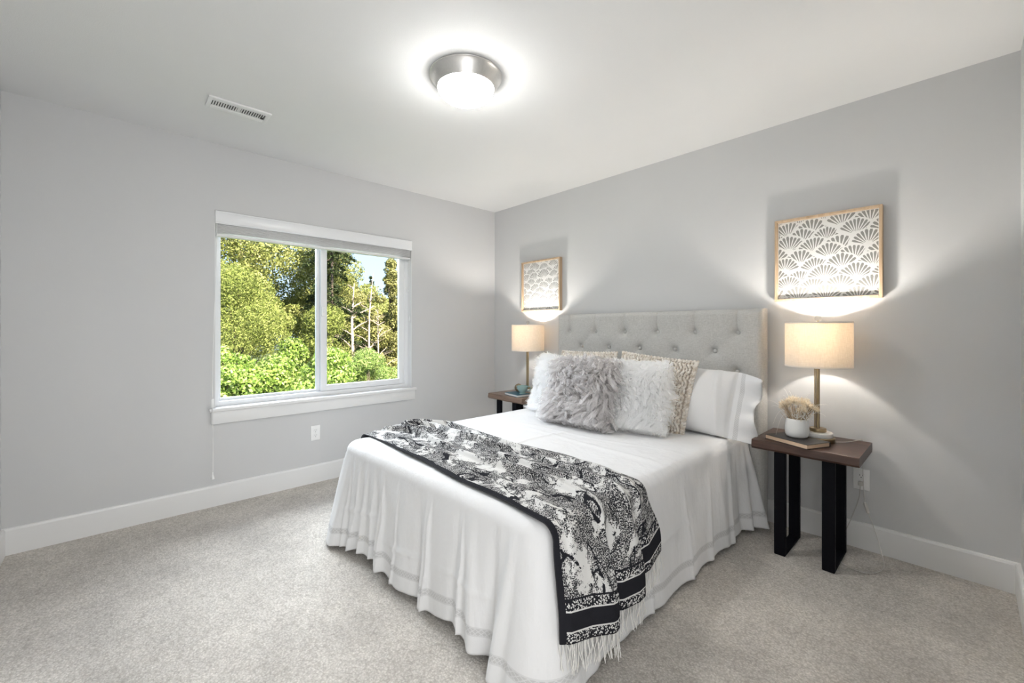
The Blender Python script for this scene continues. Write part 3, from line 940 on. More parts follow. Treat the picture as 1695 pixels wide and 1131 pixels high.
# ---- coverlet: one cloth over top, both sides and foot
def vnoise(x, seed, amp=1.0, n=7, f0=.8, f1=6.0):
    rg = np.random.default_rng(seed); y = np.zeros_like(x)
    for k in range(n):
        f = f0 * (f1 / f0) ** (k / max(1, n - 1))
        y += np.sin(2 * PI * f * x + rg.uniform(0, 6.28)) * rg.uniform(.5, 1) / (k + 1) ** .5
    return amp * y / n ** .5
RC = .10
nS, nA, nF = 210, 40, 270
def base_path():
    P = []; N = []
    for y in np.linspace(SYH, SYF + RC, nS): P.append((SX1, y)); N.append((1, 0))
    for a in np.linspace(0, -PI / 2, nA)[1:-1]:
        P.append((SX1 - RC + RC * math.cos(a), SYF + RC + RC * math.sin(a))); N.append((math.cos(a), math.sin(a)))
    for x in np.linspace(SX1 - RC, SX0 + RC, nF): P.append((x, SYF)); N.append((0, -1))
    for a in np.linspace(-PI / 2, -PI, nA)[1:-1]:
        P.append((SX0 + RC + RC * math.cos(a), SYF + RC + RC * math.sin(a))); N.append((math.cos(a), math.sin(a)))
    for y in np.linspace(SYF + RC, SYH, nS): P.append((SX0, y)); N.append((-1, 0))
    return np.array(P), np.array(N)
BP, BN = base_path()
arcl = np.concatenate([[0], np.cumsum(np.linalg.norm(np.diff(BP, axis=0), axis=1))])
nU = len(BP)
iC1 = nS + (nA - 2) // 2; iC2 = nS + nA - 2 + nF + (nA - 2) // 2
def on_path(off, z):
    Q = BP + BN * off[:, None]
    k = np.clip((SYH - Q[:, 1]) / (SYH - SYF), 0, 1.2)
    y = Q[:, 1] + .05 * np.clip((Q[:, 0] - SX0) / (SX1 - SX0), 0, 1) * k
    return np.stack([Q[:, 0], y, z], -1)
S1 = arcl[nS - 1]; S2 = arcl[nS + nA - 2]; S3 = arcl[nS + nA - 2 + nF - 1]
cA = arcl[iC1]; cB = arcl[iC2]
#       (position along the path, slant, width, amount)
folds = [(.05, .02, .030, .060), (.13, .05, .028, .035), (.20, -.02, .020, -.012), (.34, .06, .022, .016), (.47, -.04, .05, .014), (.62, .05, .02, .010), (.85, .0, .06, .010),
         (1.15, .02, .05, .008), (S1 - .10, -.04, .035, .012),
         (cA, .0, .10, .050), (cA + .13, .05, .030, .030), (cA + .21, .02, .028, -.022), (cA + .31, -.05, .030, .024), (cA + .42, .03, .022, -.012),
         (S2 + .55, .01, .018, .018), (S2 + .60, .01, .030, -.016), (S2 + .72, .02, .05, .012), (S2 + .93, -.02, .016, .026), (S2 + .985, -.02, .026, -.016), (S2 + 1.10, .03, .014, .020), (S2 + 1.14, .03, .02, -.012), (S2 + 1.22, -.02, .025, .016),
         (cB - .10, .02, .03, .020), (cB, .0, .10, .060), (cB + .12, .03, .03, .03), (cB + .4, 0, .05, .02), (cB + .8, 0, .05, .02)]
creases = [(S2 + .30, .0, .007), (S2 + .52, .01, .010), (S2 + .56, .01, -.007), (S2 + .78, .0, .006), (S2 + .905, -.02, .012), (S2 + .94, -.02, -.008), (S2 + 1.02, .0, .006), (S2 + 1.18, .02, .010), (S2 + 1.27, .0, .007), (S1 - .55, .02, .006), (S1 - .9, -.02, .005)]
def sheet_off(v):
    o = .030 * v + np.zeros(nU)
    for u0, sl, wd, am in folds:
        w_ = wd * (.75 + .5 * v)
        o = o + 1.3 * am * v ** .75 * np.exp(-((arcl - u0 - sl * (v - .5)) / w_) ** 2)
    for u0, sl, am in creases:
        d_u = arcl - u0 - sl * (v - .5) - .004 * math.sin(v * 9 + u0 * 20)
        o = o + 2.2 * am * (.3 + .7 * v) * min(1, v * 4) * (np.exp(-np.abs(d_u) / .018) * np.where(d_u > 0, .7, np.exp(-np.abs(d_u) / .012)) + .45 * np.exp(-(d_u / .007) ** 2))
    for ua, ub, va, vb, am in ((S2 + .56, S2 + .90, .62, .70, .007), (S2 + .10, S2 + .50, .56, .60, .005), (S2 + .95, S2 + 1.3, .52, .60, .006), (S1 - 1.0, S1 - .3, .45, .50, .005)):
        q_ = np.clip((arcl - ua) / (ub - ua), 0, 1)
        o = o + am * np.exp(-((v - va - (vb - va) * q_) / .028) ** 2) * np.sin(PI * q_) ** .5
    o += vnoise(arcl * 2.0, 5, .0035 * v, 8, .5, 8) + vnoise(arcl * 1.0 + v * .6, 8, .004 * v, 6, .8, 5)
    o += .035 * v * np.exp(-(arcl / .12) ** 2)
    return o
hemz = .022 + .012 * np.abs(vnoise(arcl, 21, 1.0, 6, .5, 4)) - .010 * np.exp(-((arcl - cA) / .15) ** 2) - .010 * np.exp(-((arcl - cB) / .15) ** 2)
hemz += .02 * np.exp(-((arcl - cA - .42) / .12) ** 2) + .022 * np.exp(-((arcl - S2 - 1.0) / .16) ** 2)
hemz = np.maximum(hemz, .006)
rows = []; uvs = []
ER = .055
ins = None
for a in np.linspace(0, PI / 2, 9):
    o = -ER + ER * math.sin(a); z = ZT - ER + ER * math.cos(a)
    rows.append(on_path(np.full(nU, o), np.full(nU, z))); uvs.append(np.stack([arcl, np.full(nU, 1.0 - .2 * a)], -1))
for v in np.linspace(0, 1, 56)[1:]:
    z = (ZT - ER) * (1 - v) + hemz * v
    rows.append(on_path(sheet_off(v), z)); uvs.append(np.stack([arcl, z - hemz + .0006], -1))
sheet = MB()
sheet.grid(np.stack(rows), np.stack(uvs))
ring = rows[0]
Rv = ring[:iC1 + 1]; Fv = ring[iC1:iC2 + 1]; Lv = ring[iC2:][::-1]
nb = len(Rv); Lb = np.stack([np.interp(np.linspace(0, 1, nb), np.linspace(0, 1, len(Lv)), Lv[:, i]) for i in range(3)], -1) if len(Lv) != nb else Lv
na = len(Fv); A = np.linspace(0, 1, na)[:, None, None]; Bq = np.linspace(0, 1, nb)[None, :, None]
Hv = Rv[0] + (Lb[0] - Rv[0]) * np.linspace(0, 1, na)[:, None]
TOP = (1 - A) * Rv[None] + A * Lb[None] + (1 - Bq) * Hv[:, None] + Bq * Fv[:, None] - ((1 - A) * (1 - Bq) * Rv[0] + A * (1 - Bq) * Lb[0] + (1 - A) * Bq * Fv[0] + A * Bq * Fv[-1])
ed = np.minimum(np.minimum(A, 1 - A), 1 - Bq)[..., 0]
xx_, yy_ = TOP[..., 0], TOP[..., 1]
wz = .004 * np.sin(7 * xx_ + 3 * yy_) + .003 * np.sin(13 * yy_ - 5 * xx_ + 1) + .006 * np.exp(-((yy_ + .95 + .06 * xx_) / .018) ** 2) + .004 * np.exp(-((yy_ + 1.12 - .1 * xx_) / .012) ** 2) + .004 * np.exp(-((xx_ - 1.77 + .02 * np.sin(4 * yy_)) / .014) ** 2)
TOP[..., 2] += wz * np.clip(ed / .06, 0, 1)
sheet.grid(TOP, np.stack([xx_, np.full_like(xx_, 1.0)], -1), flip=True)
so = sheet.build('coverlet', M['linen'], None, None, recalc=False)
b = bmesh.new(); b.from_mesh(so.data); bmesh.ops.remove_doubles(b, verts=b.verts, dist=1e-5); bmesh.ops.recalc_face_normals(b, faces=b.faces); b.to_mesh(so.data); b.free()
so.data.polygons.foreach_set('use_smooth', np.ones(len(so.data.polygons), dtype=bool))
md = so.modifiers.new('thickness', 'SOLIDIFY'); md.thickness = .003; md.offset = -1
tag(so, 'white cotton coverlet with openwork hem hanging over the bed to the carpet', 'bedspread')

# ---- throw
t = NT('toile_weave'); u = t.uv()
sp = t.n('ShaderNodeSeparateXYZ'); t.l(u, sp.inputs[0]); ux = sp.outputs[0]; uy = sp.outputs[1]
def rng_(lo, hi): return t.math('MULTIPLY', t.math('GREATER_THAN', uy, lo), t.math('LESS_THAN', uy, hi))
big = t.noise(t.scale(u, (1.0, .8, 1)), 8.5, 2.0, 0.5, 0.4)
mid = t.noise(u, 34, 4.0, 0.65, 0.5)
fine = t.noise(u, 215, 3.0, 0.65)
dens = t.math('ADD', t.math('MULTIPLY', big, 1.15), t.math('MULTIPLY', mid, 0.75))
dens = t.math('ADD', dens, -0.915)                      # about -.3 .. .3
thr = t.math('ADD', t.math('MULTIPLY', dens, 1.9), 0.50)
thr = t.math('MINIMUM', t.math('ADD', thr, 0.03), t.math('ADD', 0.43, t.math('MULTIPLY', t.noise(u, 30, 2.0), 0.21)))
fol = t.ramp(t.math('SUBTRACT', t.math('ADD', thr, 0.5), fine), [(0.46, (0, 0, 0, 1)), (0.53, (1, 1, 1, 1))])
br = t.noise(t.scale(u, (1.0, .42, 1)), 7.5, 2.0, 0.4, 1.3)
brl = t.math('LESS_THAN', t.math('ABSOLUTE', t.math('SUBTRACT', br, 0.5)), 0.012)
brl = t.math('MULTIPLY', brl, t.math('GREATER_THAN', dens, -0.10))
main = t.math('MAXIMUM', fol, brl)
vb = t.n('ShaderNodeTexVoronoi', i_Scale=150.0); t.l(u, vb.inputs['Vector'])
bf = t.math('GREATER_THAN', t.math('ADD', t.math('MULTIPLY', vb.outputs['Distance'], 1.0), t.math('MULTIPLY', t.noise(u, 300, 1.0), 0.4)), 0.64)
pat = t.math('MULTIPLY', t.math('GREATER_THAN', uy, 0.137), main)
k1 = t.math('ADD', t.math('MULTIPLY', rng_(0.004, 0.034), bf), t.math('MULTIPLY', rng_(0.101, 0.131), bf))
k2 = t.math('ADD', rng_(0.039, 0.096), t.math('ADD', rng_(-1, 0.004), rng_(0.131, 0.137)))
dark = t.math('MAXIMUM', t.math('MAXIMUM', pat, k1), k2)
dark = t.math('MAXIMUM', dark, t.math('LESS_THAN', ux, t.math('MULTIPLY', 0.024, t.math('MULTIPLY', t.math('SUBTRACT', 1.85, uy), 1.6, clamp=True))))
yarnn = t.noise(u, 700, 1.0)
lo = t.mix(yarnn, (0.006, 0.006, 0.009, 1), (0.030, 0.030, 0.036, 1)); hi_ = t.mix(yarnn, (0.60, 0.595, 0.58, 1), (0.74, 0.735, 0.72, 1))
c = t.mix(dark, hi_, lo)
t.bsdf(c, .9, bump=yarnn, bstr=.3, bdist=.002, Specular_IOR_Level=.1)
M['toile'] = t.m
M['toile_back'] = m_paint('toile_reverse', (0.020, 0.020, 0.024, 1), .9, .2, 500, .2)
M['fringe'] = m_paint('cream_fringe', (0.74, 0.73, 0.70, 1), .9)
nT_, nW = 260, 150
XL, XR, ZTT = .990, 2.560, ZT + .009
Lh0 = .10; Ltop = XR - XL; rb = .045
sarr = np.linspace(0, 1, nW)
zb = np.interp(sarr, [0, .2, .40, .46, .52, .58, .70, .74, 1], [.218, .190, .165, .19, .225, .205, .200, .245, .285])
ht = np.linspace(0, 1, nT_)
TP = np.zeros((nT_, nW, 3)); TU = np.zeros((nT_, nW, 2))
sm = lambda x: np.clip(x, 0, 1) ** 2 * (3 - 2 * np.clip(x, 0, 1))
for j, s in enumerate(sarr):
    Lhang = ZTT - rb - zb[j]
    arc_ = rb * PI / 2
    total = Lh0 + arc_ + (Ltop - 2 * rb) + arc_ + Lhang
    L = ht * total
    for i, l in enumerate(L):
        if l < Lh0:
            x, z, n_ = XL, ZTT - rb - (Lh0 - l), (-1, 0); k = 0; hg = 0
        elif l < Lh0 + arc_:
            a = (l - Lh0) / rb; x, z, n_ = XL + rb - rb * math.cos(a), ZTT - rb + rb * math.sin(a), (-math.cos(a), math.sin(a)); hg = 0
        elif l < Lh0 + arc_ + Ltop - 2 * rb:
            x, z, n_ = XL + rb + l - Lh0 - arc_, ZTT, (0, 1); hg = 0
        elif l < Lh0 + 2 * arc_ + Ltop - 2 * rb:
            a = (l - Lh0 - arc_ - Ltop + 2 * rb) / rb; x, z, n_ = XR - rb + rb * math.sin(a), ZTT - rb + rb * math.cos(a), (math.sin(a), math.cos(a)); hg = .15 * a / (PI / 2)
        else:
            q = l - (total - Lhang); x, z, n_ = XR, ZTT - rb - q, (1, 0); hg = .15 + .85 * q / Lhang
        fx_ = np.clip((x - XL) / (XR - XL), 0, 1)
        # plan of the two long edges on the bed
        yf = np.interp(fx_, [0, .25, .5, .8, 1], [-1.900, -1.885, -1.915, -1.935, -1.955]) + .006 * math.sin(fx_ * 17)
        yh = np.interp(fx_, [0, .04, .12, .3, .5, .7, .85, 1], [-1.55, -1.46, -1.345, -1.36, -1.375, -1.34, -1.355, -1.40])
        ytop = yf + (yh - yf) * s
        wf_ = np.interp(fx_, [0, .15, .5, 1], [1.0, 1.0, .8, .75])
        h = 0.004
        for c0, c1, am, k_ in ((.20, .15, .016, .5), (.36, .40, .034, 1.), (.56, .60, .024, .7), (.72, .70, .038, 1.), (.88, .86, .026, .6)):
            cc = c0 + (c1 - c0) * fx_ + .030 * math.sin(fx_ * (5 + 7 * c0) + c0 * 20)
            aa = am * (1.1 - .25 * fx_) * (.85 + .25 * math.sin(fx_ * (9 + 7 * c1) + c1 * 30))
            e = s - cc
            h += aa * (math.exp(-(e / .016) ** 2) if e < 0 else math.exp(-(e / .085) ** 1.5))
        h += .004 * math.sin(fx_ * 40 + s * 9) * math.sin(s * 21 + fx_ * 7) * (0.5 + .5 * math.sin(s * 5))
        env = min(1, s / .05) * min(1, (1 - s) / .03)
        h = .004 + (h - .004) * max(env, 0) ** .7
        # hanging pleats
        yhang = np.interp(s, [0, .20, .42, .475, .53, .60, .70, .735, .80, 1], [-1.962, -1.84, -1.705, -1.735, -1.72, -1.66, -1.525, -1.548, -1.50, -1.335])
        hh = np.interp(s, [0, .06, .22, .36, .42, .455, .50, .54, .60, .665, .70, .725, .76, .85, 1], [.012, .030, .036, .062, .060, .030, .006, .012, .046, .060, .055, .028, .020, .035, .016])
        y = ytop + (yhang - ytop) * sm(hg * 1.3)
        h = h + (hh - h) * sm(hg * 1.25)
        h += .018 * sm((hg - .15) * 1.3)
        TP[i, j] = (x + n_[0] * h, y, z + n_[1] * h)
        TU[i, j] = (s * .88, total - l)
TU[..., 0] = np.concatenate([np.zeros((nT_, 1)), np.cumsum(np.linalg.norm(np.diff(TP, axis=1), axis=2), axis=1)], axis=1)
th = thing('throw_blanket', 'black and white tree patterned fringed throw folded across the foot of the bed', 'throw', (1.8, -1.65, ZT))
TO = np.array([1.8, -1.65, ZT])
tb = MB().grid(TP - TO, TU)
to = tb.build('blanket', [M['toile'], M['toile_back']], th, 170, recalc=False)
md = to.modifiers.new('thickness', 'SOLIDIFY'); md.thickness = .005; md.offset = 0; md.material_offset = 1; md.material_offset_rim = 1
end = TP[-1] - TO
frg = MB(); nfr = 92
for k in range(nfr):
    q = k / (nfr - 1) * (nW - 1); i = min(int(q), nW - 2); f = q - i
    p = end[i] * (1 - f) + end[i + 1] * f
    Lf = random.uniform(.078, .098); dx, dyy = random.uniform(-.006, .012), random.uniform(-.014, .014); ph = random.uniform(0, 6)
    pts = [p + np.array([dx * w_ ** 1.5 + .003 * math.sin(ph + w_ * 6), dyy * w_ + .003 * math.sin(ph * 2 + w_ * 7), -Lf * w_ + .002]) for w_ in np.linspace(0, 1, 9)]
    frg.tube(pts, [.0014, .0017, .0017, .0016, .0016, .0016, .0018, .0022, .0012], 5)
tag(frg.build('fringe', M['fringe'], th, 80), kind='stuff')

# ------------------------------------------------------------------ pillows
def cushion(Wd, Hd, Td, n=46, ear=.05, wr=0.0, seed=0, flat=None, pw=.55):
    """front and back point grids of a soft square cushion, standing on z=0, facing -y"""
    a = np.linspace(-1, 1, n); A_, B_ = np.meshgrid(a, a, indexing='ij')
    x = Wd / 2 * A_ * (1 - ear * (1 - B_ ** 2)); z = Hd / 2 * B_ * (1 - ear * (1 - A_ ** 2)) + Hd / 2
    prof = np.clip(1 - A_ ** 2, 0, 1) ** pw * np.clip(1 - B_ ** 2, 0, 1) ** pw
    if flat is not None:
        aa = np.clip((A_ + 1) / (1 - flat + 1) * 2 - 1, -1, 1)
        prof = np.clip(1 - aa ** 2, 0, 1) ** pw * np.clip(1 - B_ ** 2, 0, 1) ** pw
    rg = np.random.default_rng(seed); w_ = np.zeros_like(x)
    for k in range(6):
        kx, kz = rg.normal(size=2) * 14; w_ += np.sin(kx * x + kz * z + rg.uniform(0, 6)) / 6
    y = Td / 2 * prof * (1 + .0 * w_) + wr * w_ * np.clip(prof * 3, 0, 1)
    F_ = np.stack([x, -y - .001, z], -1); K_ = np.stack([x, y + .001, z], -1)
    return F_, K_

def pose(o, x, y, z, lean, yaw=0, roll=0):
    o.location = (x, y, z)
    o.rotation_mode = 'QUATERNION'
    q = Matrix.Rotation(math.radians(yaw), 4, 'Z') @ Matrix.Rotation(-math.radians(lean), 4, 'X') @ Matrix.Rotation(math.radians(roll), 4, 'Y')
    o.rotation_quaternion = q.to_quaternion()
    return o

def sample_grid(G, n, rg):
    m, k = G.shape[:2]
    u_ = rg.uniform(0, m - 1.001, n); v_ = rg.uniform(0, k - 1.001, n)
    i = u_.astype(int); j = v_.astype(int); fu = (u_ - i)[:, None]; fv = (v_ - j)[:, None]
    a, b_, c_, d_ = G[i, j], G[i + 1, j], G[i, j + 1], G[i + 1, j + 1]
    p = a * (1 - fu) * (1 - fv) + b_ * fu * (1 - fv) + c_ * (1 - fu) * fv + d_ * fu * fv
    nn = np.cross((b_ - a), (c_ - a)); nn /= np.linalg.norm(nn, axis=1, keepdims=True) + 1e-12
    return p, nn, u_ / (m - 1) * 2 - 1, v_ / (k - 1) * 2 - 1

def fur_pillow(label, group, Wd, Hd, Td, pos, lean, yaw, roll, hide, fur, seed, length=.055, n_front=15000, n_back=4500, clump=.65, rad=.0011, shag=.15):
    r = thing('fur_pillow', label, 'pillow', (0, 0, 0), 0, group)
    Fg, Kg = cushion(Wd, Hd, Td, 40, .03, .006, seed, pw=.42)
    MB().grid(Fg).grid(Kg, flip=True).build('pillow_body', hide, r, 170)
    rg = np.random.default_rng(seed + 50)
    P1, N1, a1, b1 = sample_grid(Fg, n_front, rg); N1 *= np.sign(-N1[:, 1])[:, None]
    P2, N2, a2, b2 = sample_grid(Kg, n_back, rg); N2 *= np.sign(N2[:, 1])[:, None]
    P = np.concatenate([P1, P2]); Nn = np.concatenate([N1, N2]); a_ = np.concatenate([a1, a2]); b_ = np.concatenate([b1, b2])
    # at the rim the hair stands out sideways
    out = np.stack([np.sign(a_) * np.clip((abs(a_) - .78) / .22, 0, 1) ** 1.5, np.zeros_like(a_), np.sign(b_) * np.clip((abs(b_) - .78) / .22, 0, 1) ** 1.5], -1)
    n = len(P)
    swirl = np.stack([np.sin(P[:, 2] * 17 + seed) + .6 * np.sin(P[:, 0] * 23 + 2), np.zeros(n), np.cos(P[:, 0] * 15 + seed * 2) * .7 - .95], -1)
    d0 = Nn + out * 1.0; d0 /= np.linalg.norm(d0, axis=1, keepdims=True)
    L = length * rg.uniform(.6, 1.15, n)
    tip = P + d0 * (L * .62)[:, None] + swirl * (L * .42)[:, None] + rg.normal(size=(n, 3)) * (L * .16)[:, None]
    lockdir = rg.normal(size=(n, 3)) * np.array([1, .25, 1])
    # clump tips to nearby guides
    ng = n // 16; gi = rg.choice(n, ng, replace=False)
    near = np.zeros(n, int)
    for s0 in range(0, n, 2000):
        dd_ = ((P[s0:s0 + 2000, None] - P[None, gi]) ** 2).sum(-1) + 10 * (np.sign(Nn[s0:s0 + 2000, None, 1]) != np.sign(Nn[None, gi, 1]))
        near[s0:s0 + 2000] = gi[np.argmin(dd_, 1)]
    cl = clump * rg.uniform(.6, 1.1, n)
    tipc = tip + (tip[near] - tip) * cl[:, None] + lockdir[near] * (L * shag)[:, None]
    tipc[:, 2] = np.maximum(tipc[:, 2], .004)
    K = 6; q = np.linspace(0, 1, K)[None, :, None]
    m1 = P + d0 * (L * .55)[:, None]
    pts = (1 - q) ** 2 * P[:, None] + 2 * q * (1 - q) * m1[:, None] + q ** 2 * tipc[:, None]
    wob = rg.normal(size=(n, 1, 3)) * .0035 * np.sin(q * PI * 1.6)
    pts = pts + wob
    cu_ = bpy.data.hair_curves.new('fur')
    cu_.add_curves([K] * n)
    cu_.points.foreach_set('position', pts.astype(np.float32).ravel())
    rr = np.tile(np.linspace(1, .25, K), n) * rad
    at_ = cu_.attributes.get('radius') or cu_.attributes.new('radius', 'FLOAT', 'POINT')
    at_.data.foreach_set('value', rr.astype(np.float32))
    cu_.materials.append(fur)
    fo_ = bpy.data.objects.new('fur', cu_); COL.objects.link(fo_); fo_.parent = r
    fo_['kind'] = 'stuff'
    return pose(r, *pos, lean, yaw, roll)

g_ = 'fur pillows on the bed'
fur_pillow('long haired grey fur pillow at the front of the pillow group', g_, .47, .44, .17, (1.725, -.800, ZT + .012), 22, 6, 0, M['hide_grey'], M['fur_grey'], 3, .078, 17000, 4000, .84, .0015, .26)
fur_pillow('white fur pillow to the right of the grey fur pillow', g_, .45, .43, .17, (2.035, -.665, ZT + .010), 20, 4, -3, M['hide_white'], M['fur_white'], 4, .068, 17000, 4000, .62, .0014, .13)
fur_pillow('white fur pillow mostly hidden behind the grey one at far left', g_, .48, .43, .16, (1.395, -.610, ZT + .010), 19, 2, 2, M['hide_white'], M['fur_white'], 5, .064, 14000, 4500, .62, .0014, .13)

def knit_pillow(label, pos, lean, yaw, roll, seed, Wd=.50, Hd=.46):
    r = thing('knit_pillow', label, 'pillow', (0, 0, 0), 0, 'chunky knit pillows')
    Fg, Kg = cushion(Wd, Hd, .15, 46, .04, .004, seed, pw=.5)
    body = MB().grid(Fg).grid(Kg, flip=True).build('pillow_body', M['yarn_dark'], r, 170)
    st_ = MB(); rg = random.Random(seed)
    for G, sg in ((Fg, -1), (Kg, 1)):
        nr = 30; z = 0
        for i in range(nr):
            b_ = -0.97 + 1.94 * i / (nr - 1)
            kind_ = i % 6
            nc = 30 if kind_ in (1, 2, 4, 5) else 20
            for j in range(nc):
                a_ = -0.97 + 1.94 * (j + .5 * (i % 2) * 0) / (nc - 1)
                fi_, fj = (a_ + 1) / 2 * 45, (b_ + 1) / 2 * 45
                ii, jj = min(int(fi_), 44), min(int(fj), 44)
                fu, fv = fi_ - ii, fj - jj
                p = G[ii, jj] * (1 - fu) * (1 - fv) + G[ii + 1, jj] * fu * (1 - fv) + G[ii, jj + 1] * (1 - fu) * fv + G[ii + 1, jj + 1] * fu * fv
                tx = G[ii + 1, jj] - G[ii, jj]; tz = G[ii, jj + 1] - G[ii, jj]
                tx = tx / np.linalg.norm(tx); nn = np.cross(tx, tz); nn /= np.linalg.norm(nn)
                if nn[1] * sg < 0: nn = -nn
                tz = np.cross(nn, tx); tz *= np.sign(tz[2]) if abs(tz[2]) > 1e-6 else 1
                if kind_ in (0, 3):      # cable twist: fat slanted strands
                    ang = (.85 if kind_ == 0 else -.85) + rg.uniform(-.1, .1); la, lb, lc = .0205, .0100, .0095
                else:                     # upright rib stitches with gaps
                    ang = PI / 2 + (.22 if j % 2 else -.22); la, lb, lc = .0112, .0082, .0078
                ca, sa = math.cos(ang), math.sin(ang)
                d1_ = tx * ca + tz * sa; d2_ = -tx * sa + tz * ca
                c_ = p + nn * (.002 if kind_ in (1, 2, 4, 5) else .005)
                th_ = np.linspace(0, PI, 5); ph_ = np.linspace(0, 2 * PI, 7)[:-1]
                g0 = np.array([[c_ + d1_ * (-la * math.cos(t_)) + d2_ * (lb * math.sin(t_) * math.cos(f_)) + nn * (lc * math.sin(t_) * math.sin(f_)) for f_ in ph_] for t_ in th_])
                st_.grid(g0, close_v=True)
    st_.build('knit_cover', M['yarn'], r, 170)
    ed_ = MB()      # plaited edge
    rim = np.concatenate([Fg[:, 0], Fg[-1, 1:], Fg[::-1, -1][1:], Fg[0, ::-1][1:-1]])
    m = len(rim); q = np.linspace(0, m, 420, endpoint=False)
    R_ = np.stack([np.interp(q, np.arange(m + 1), np.append(rim[:, i], rim[0, i])) for i in range(3)], -1)
    cen = np.array([0, 0, Hd / 2])
    o_ = R_ - cen; o_[:, 1] = 0; o_ /= np.linalg.norm(o_, axis=1, keepdims=True)
    for k in range(2):
        a_ = np.arange(420) / 420 * 2 * PI * 44 + k * PI
        ed_.tube(R_ + o_ * (.007 * np.cos(a_))[:, None] + np.array([0, 1, 0]) * (.007 * np.sin(a_))[:, None], .0085, 6, closed=True)
    ed_.build('plaited_edge', M['yarn'], r, 170)
    return pose(r, *pos, lean, yaw, roll)
knit_pillow('cream chunky knit pillow leaning on the white pillowcase at right', (2.045, -.515, ZT + .014), 18, 5, 5, 1)
knit_pillow('cream chunky knit pillow at left, only its top edge showing', (1.475, -.440, ZT + .014), 16, 0, -1, 2)

# white bed pillow with an open flanged end
sp_ = thing('bed_pillow', 'white cotton bed pillow with flanged openwork end against the headboard', 'pillow', (0, 0, 0))
Wp, Hp = .76, .40
Fg, Kg = cushion(Wp, Hp, .20, 90, .02, .010, 12, flat=.36, pw=.45)
for G, sg in ((Fg, -1), (Kg, 1)):
    a_ = (G[..., 0] / (Wp / 2)); e_ = np.clip((a_ - .62) / .38, 0, 1)
    G[..., 1] += e_ ** 1.3 * (.022 * np.sin(G[..., 2] * 26 + 1.0) + .014 * np.sin(G[..., 2] * 47)) + sg * -.012 * e_
    G[..., 0] += e_ * (.014 * np.sin(G[..., 2] * 21 + .5) + .012 * np.clip((G[..., 2] - .3) / .1, 0, 1))
    G[..., 1] -= .05 * e_ ** 2 * np.clip((G[..., 2] - .28) / .12, 0, 1)
    G[..., 2] -= .05 * e_ ** 1.5 * np.clip((G[..., 2] - .1) / .3, 0, 1)
    G[..., 1] += .012 * np.exp(-((a_ - .45 + .3 * (G[..., 2] - .2)) / .05) ** 2) * sg
def uvp(G): return np.stack([Wp / 2 * 1.0 - G[..., 0], G[..., 2]], -1)
MB().grid(Fg, uvp(Fg)).grid(Kg, uvp(Kg), flip=True).build('pillowcase', M['pillowcase'], sp_, 170)
pose(sp_, 2.265, -.395, ZT + .012, 20, 0, 2)

# ------------------------------------------------------------------ garden beyond the window
def m_leaf(name, stops, tr=.35):
    t = NT(name); n1 = t.n('ShaderNodeNewGeometry').outputs['Random Per Island']
    n2 = t.noise(t.obj(), .9, 3.0)
    f = t.math('ADD', t.math('MULTIPLY', n1, .6), t.math('MULTIPLY', n2, .4))
    c = t.ramp(f, stops)
    df = t.n('ShaderNodeBsdfDiffuse'); t.l(c, df.inputs[0]); tl = t.n('ShaderNodeBsdfTranslucent'); t.l(c, tl.inputs[0])
    mx = t.n('ShaderNodeMixShader'); mx.inputs[0].default_value = tr
    t.l(df.outputs[0], mx.inputs[1]); t.l(tl.outputs[0], mx.inputs[2]); t.l(mx.outputs[0], t.out.inputs['Surface'])
    return t.m
M['leaf_olive'] = m_leaf('olive_leaves', [(.2, (.12, .145, .04, 1)), (.5, (.29, .31, .09, 1)), (.8, (.52, .51, .20, 1))])
M['leaf_willow'] = m_leaf('willow_leaves', [(.2, (.10, .13, .03, 1)), (.5, (.25, .29, .075, 1)), (.8, (.40, .42, .14, 1))])
M['leaf_bright'] = m_leaf('bright_leaves', [(.2, (.09, .15, .025, 1)), (.5, (.23, .33, .065, 1)), (.8, (.46, .53, .19, 1))], .35)
M['leaf_fresh'] = m_leaf('fresh_leaves', [(.2, (.11, .18, .045, 1)), (.5, (.25, .34, .09, 1)), (.8, (.42, .48, .19, 1))], .35)
M['leaf_dark'] = m_leaf('dark_needles', [(.2, (.025, .04, .018, 1)), (.5, (.06, .085, .035, 1)), (.8, (.12, .14, .06, 1))], .15)
M['leaf_mid'] = m_leaf('conifer_sprays', [(.2, (.11, .12, .04, 1)), (.5, (.27, .265, .09, 1)), (.8, (.46, .43, .18, 1))], .3)
M['bark'] = m_paint('brown_bark', (0.10, 0.075, 0.055, 1), .95, .3, 30, .5)
M['bark_pale'] = m_paint('bleached_bark', (0.42, 0.335, 0.265, 1), .9, .2, 30, .4)
M['soil'] = m_paint('grass_ground', (0.10, 0.13, 0.04, 1), 1.0, .4, 6, .5)
GZ0 = -2.2
struct('ground', MB().box((-70, -40, GZ0 - .2), (-.4, 60, GZ0)), M['soil'])

def leaves(P, N, size, rg, asp=.5, bend=.25):
    n = len(P)
    N = N / (np.linalg.norm(N, axis=1, keepdims=True) + 1e-9)
    r_ = rg.normal(size=(n, 3)); U = np.cross(N, r_); U /= np.linalg.norm(U, axis=1, keepdims=True) + 1e-9
    V_ = np.cross(N, U)
    s = size * rg.uniform(.6, 1.3, n)[:, None]
    a = P - U * s * .5; c = P + U * s * .5 - N * s * bend * .5
    b_ = P + V_ * s * asp * .5 + N * s * bend * .3; d = P - V_ * s * asp * .5 + N * s * bend * .3
    V = np.stack([a, b_, c, d], 1).reshape(-1, 3)
    return V, np.arange(4 * n).reshape(n, 4)

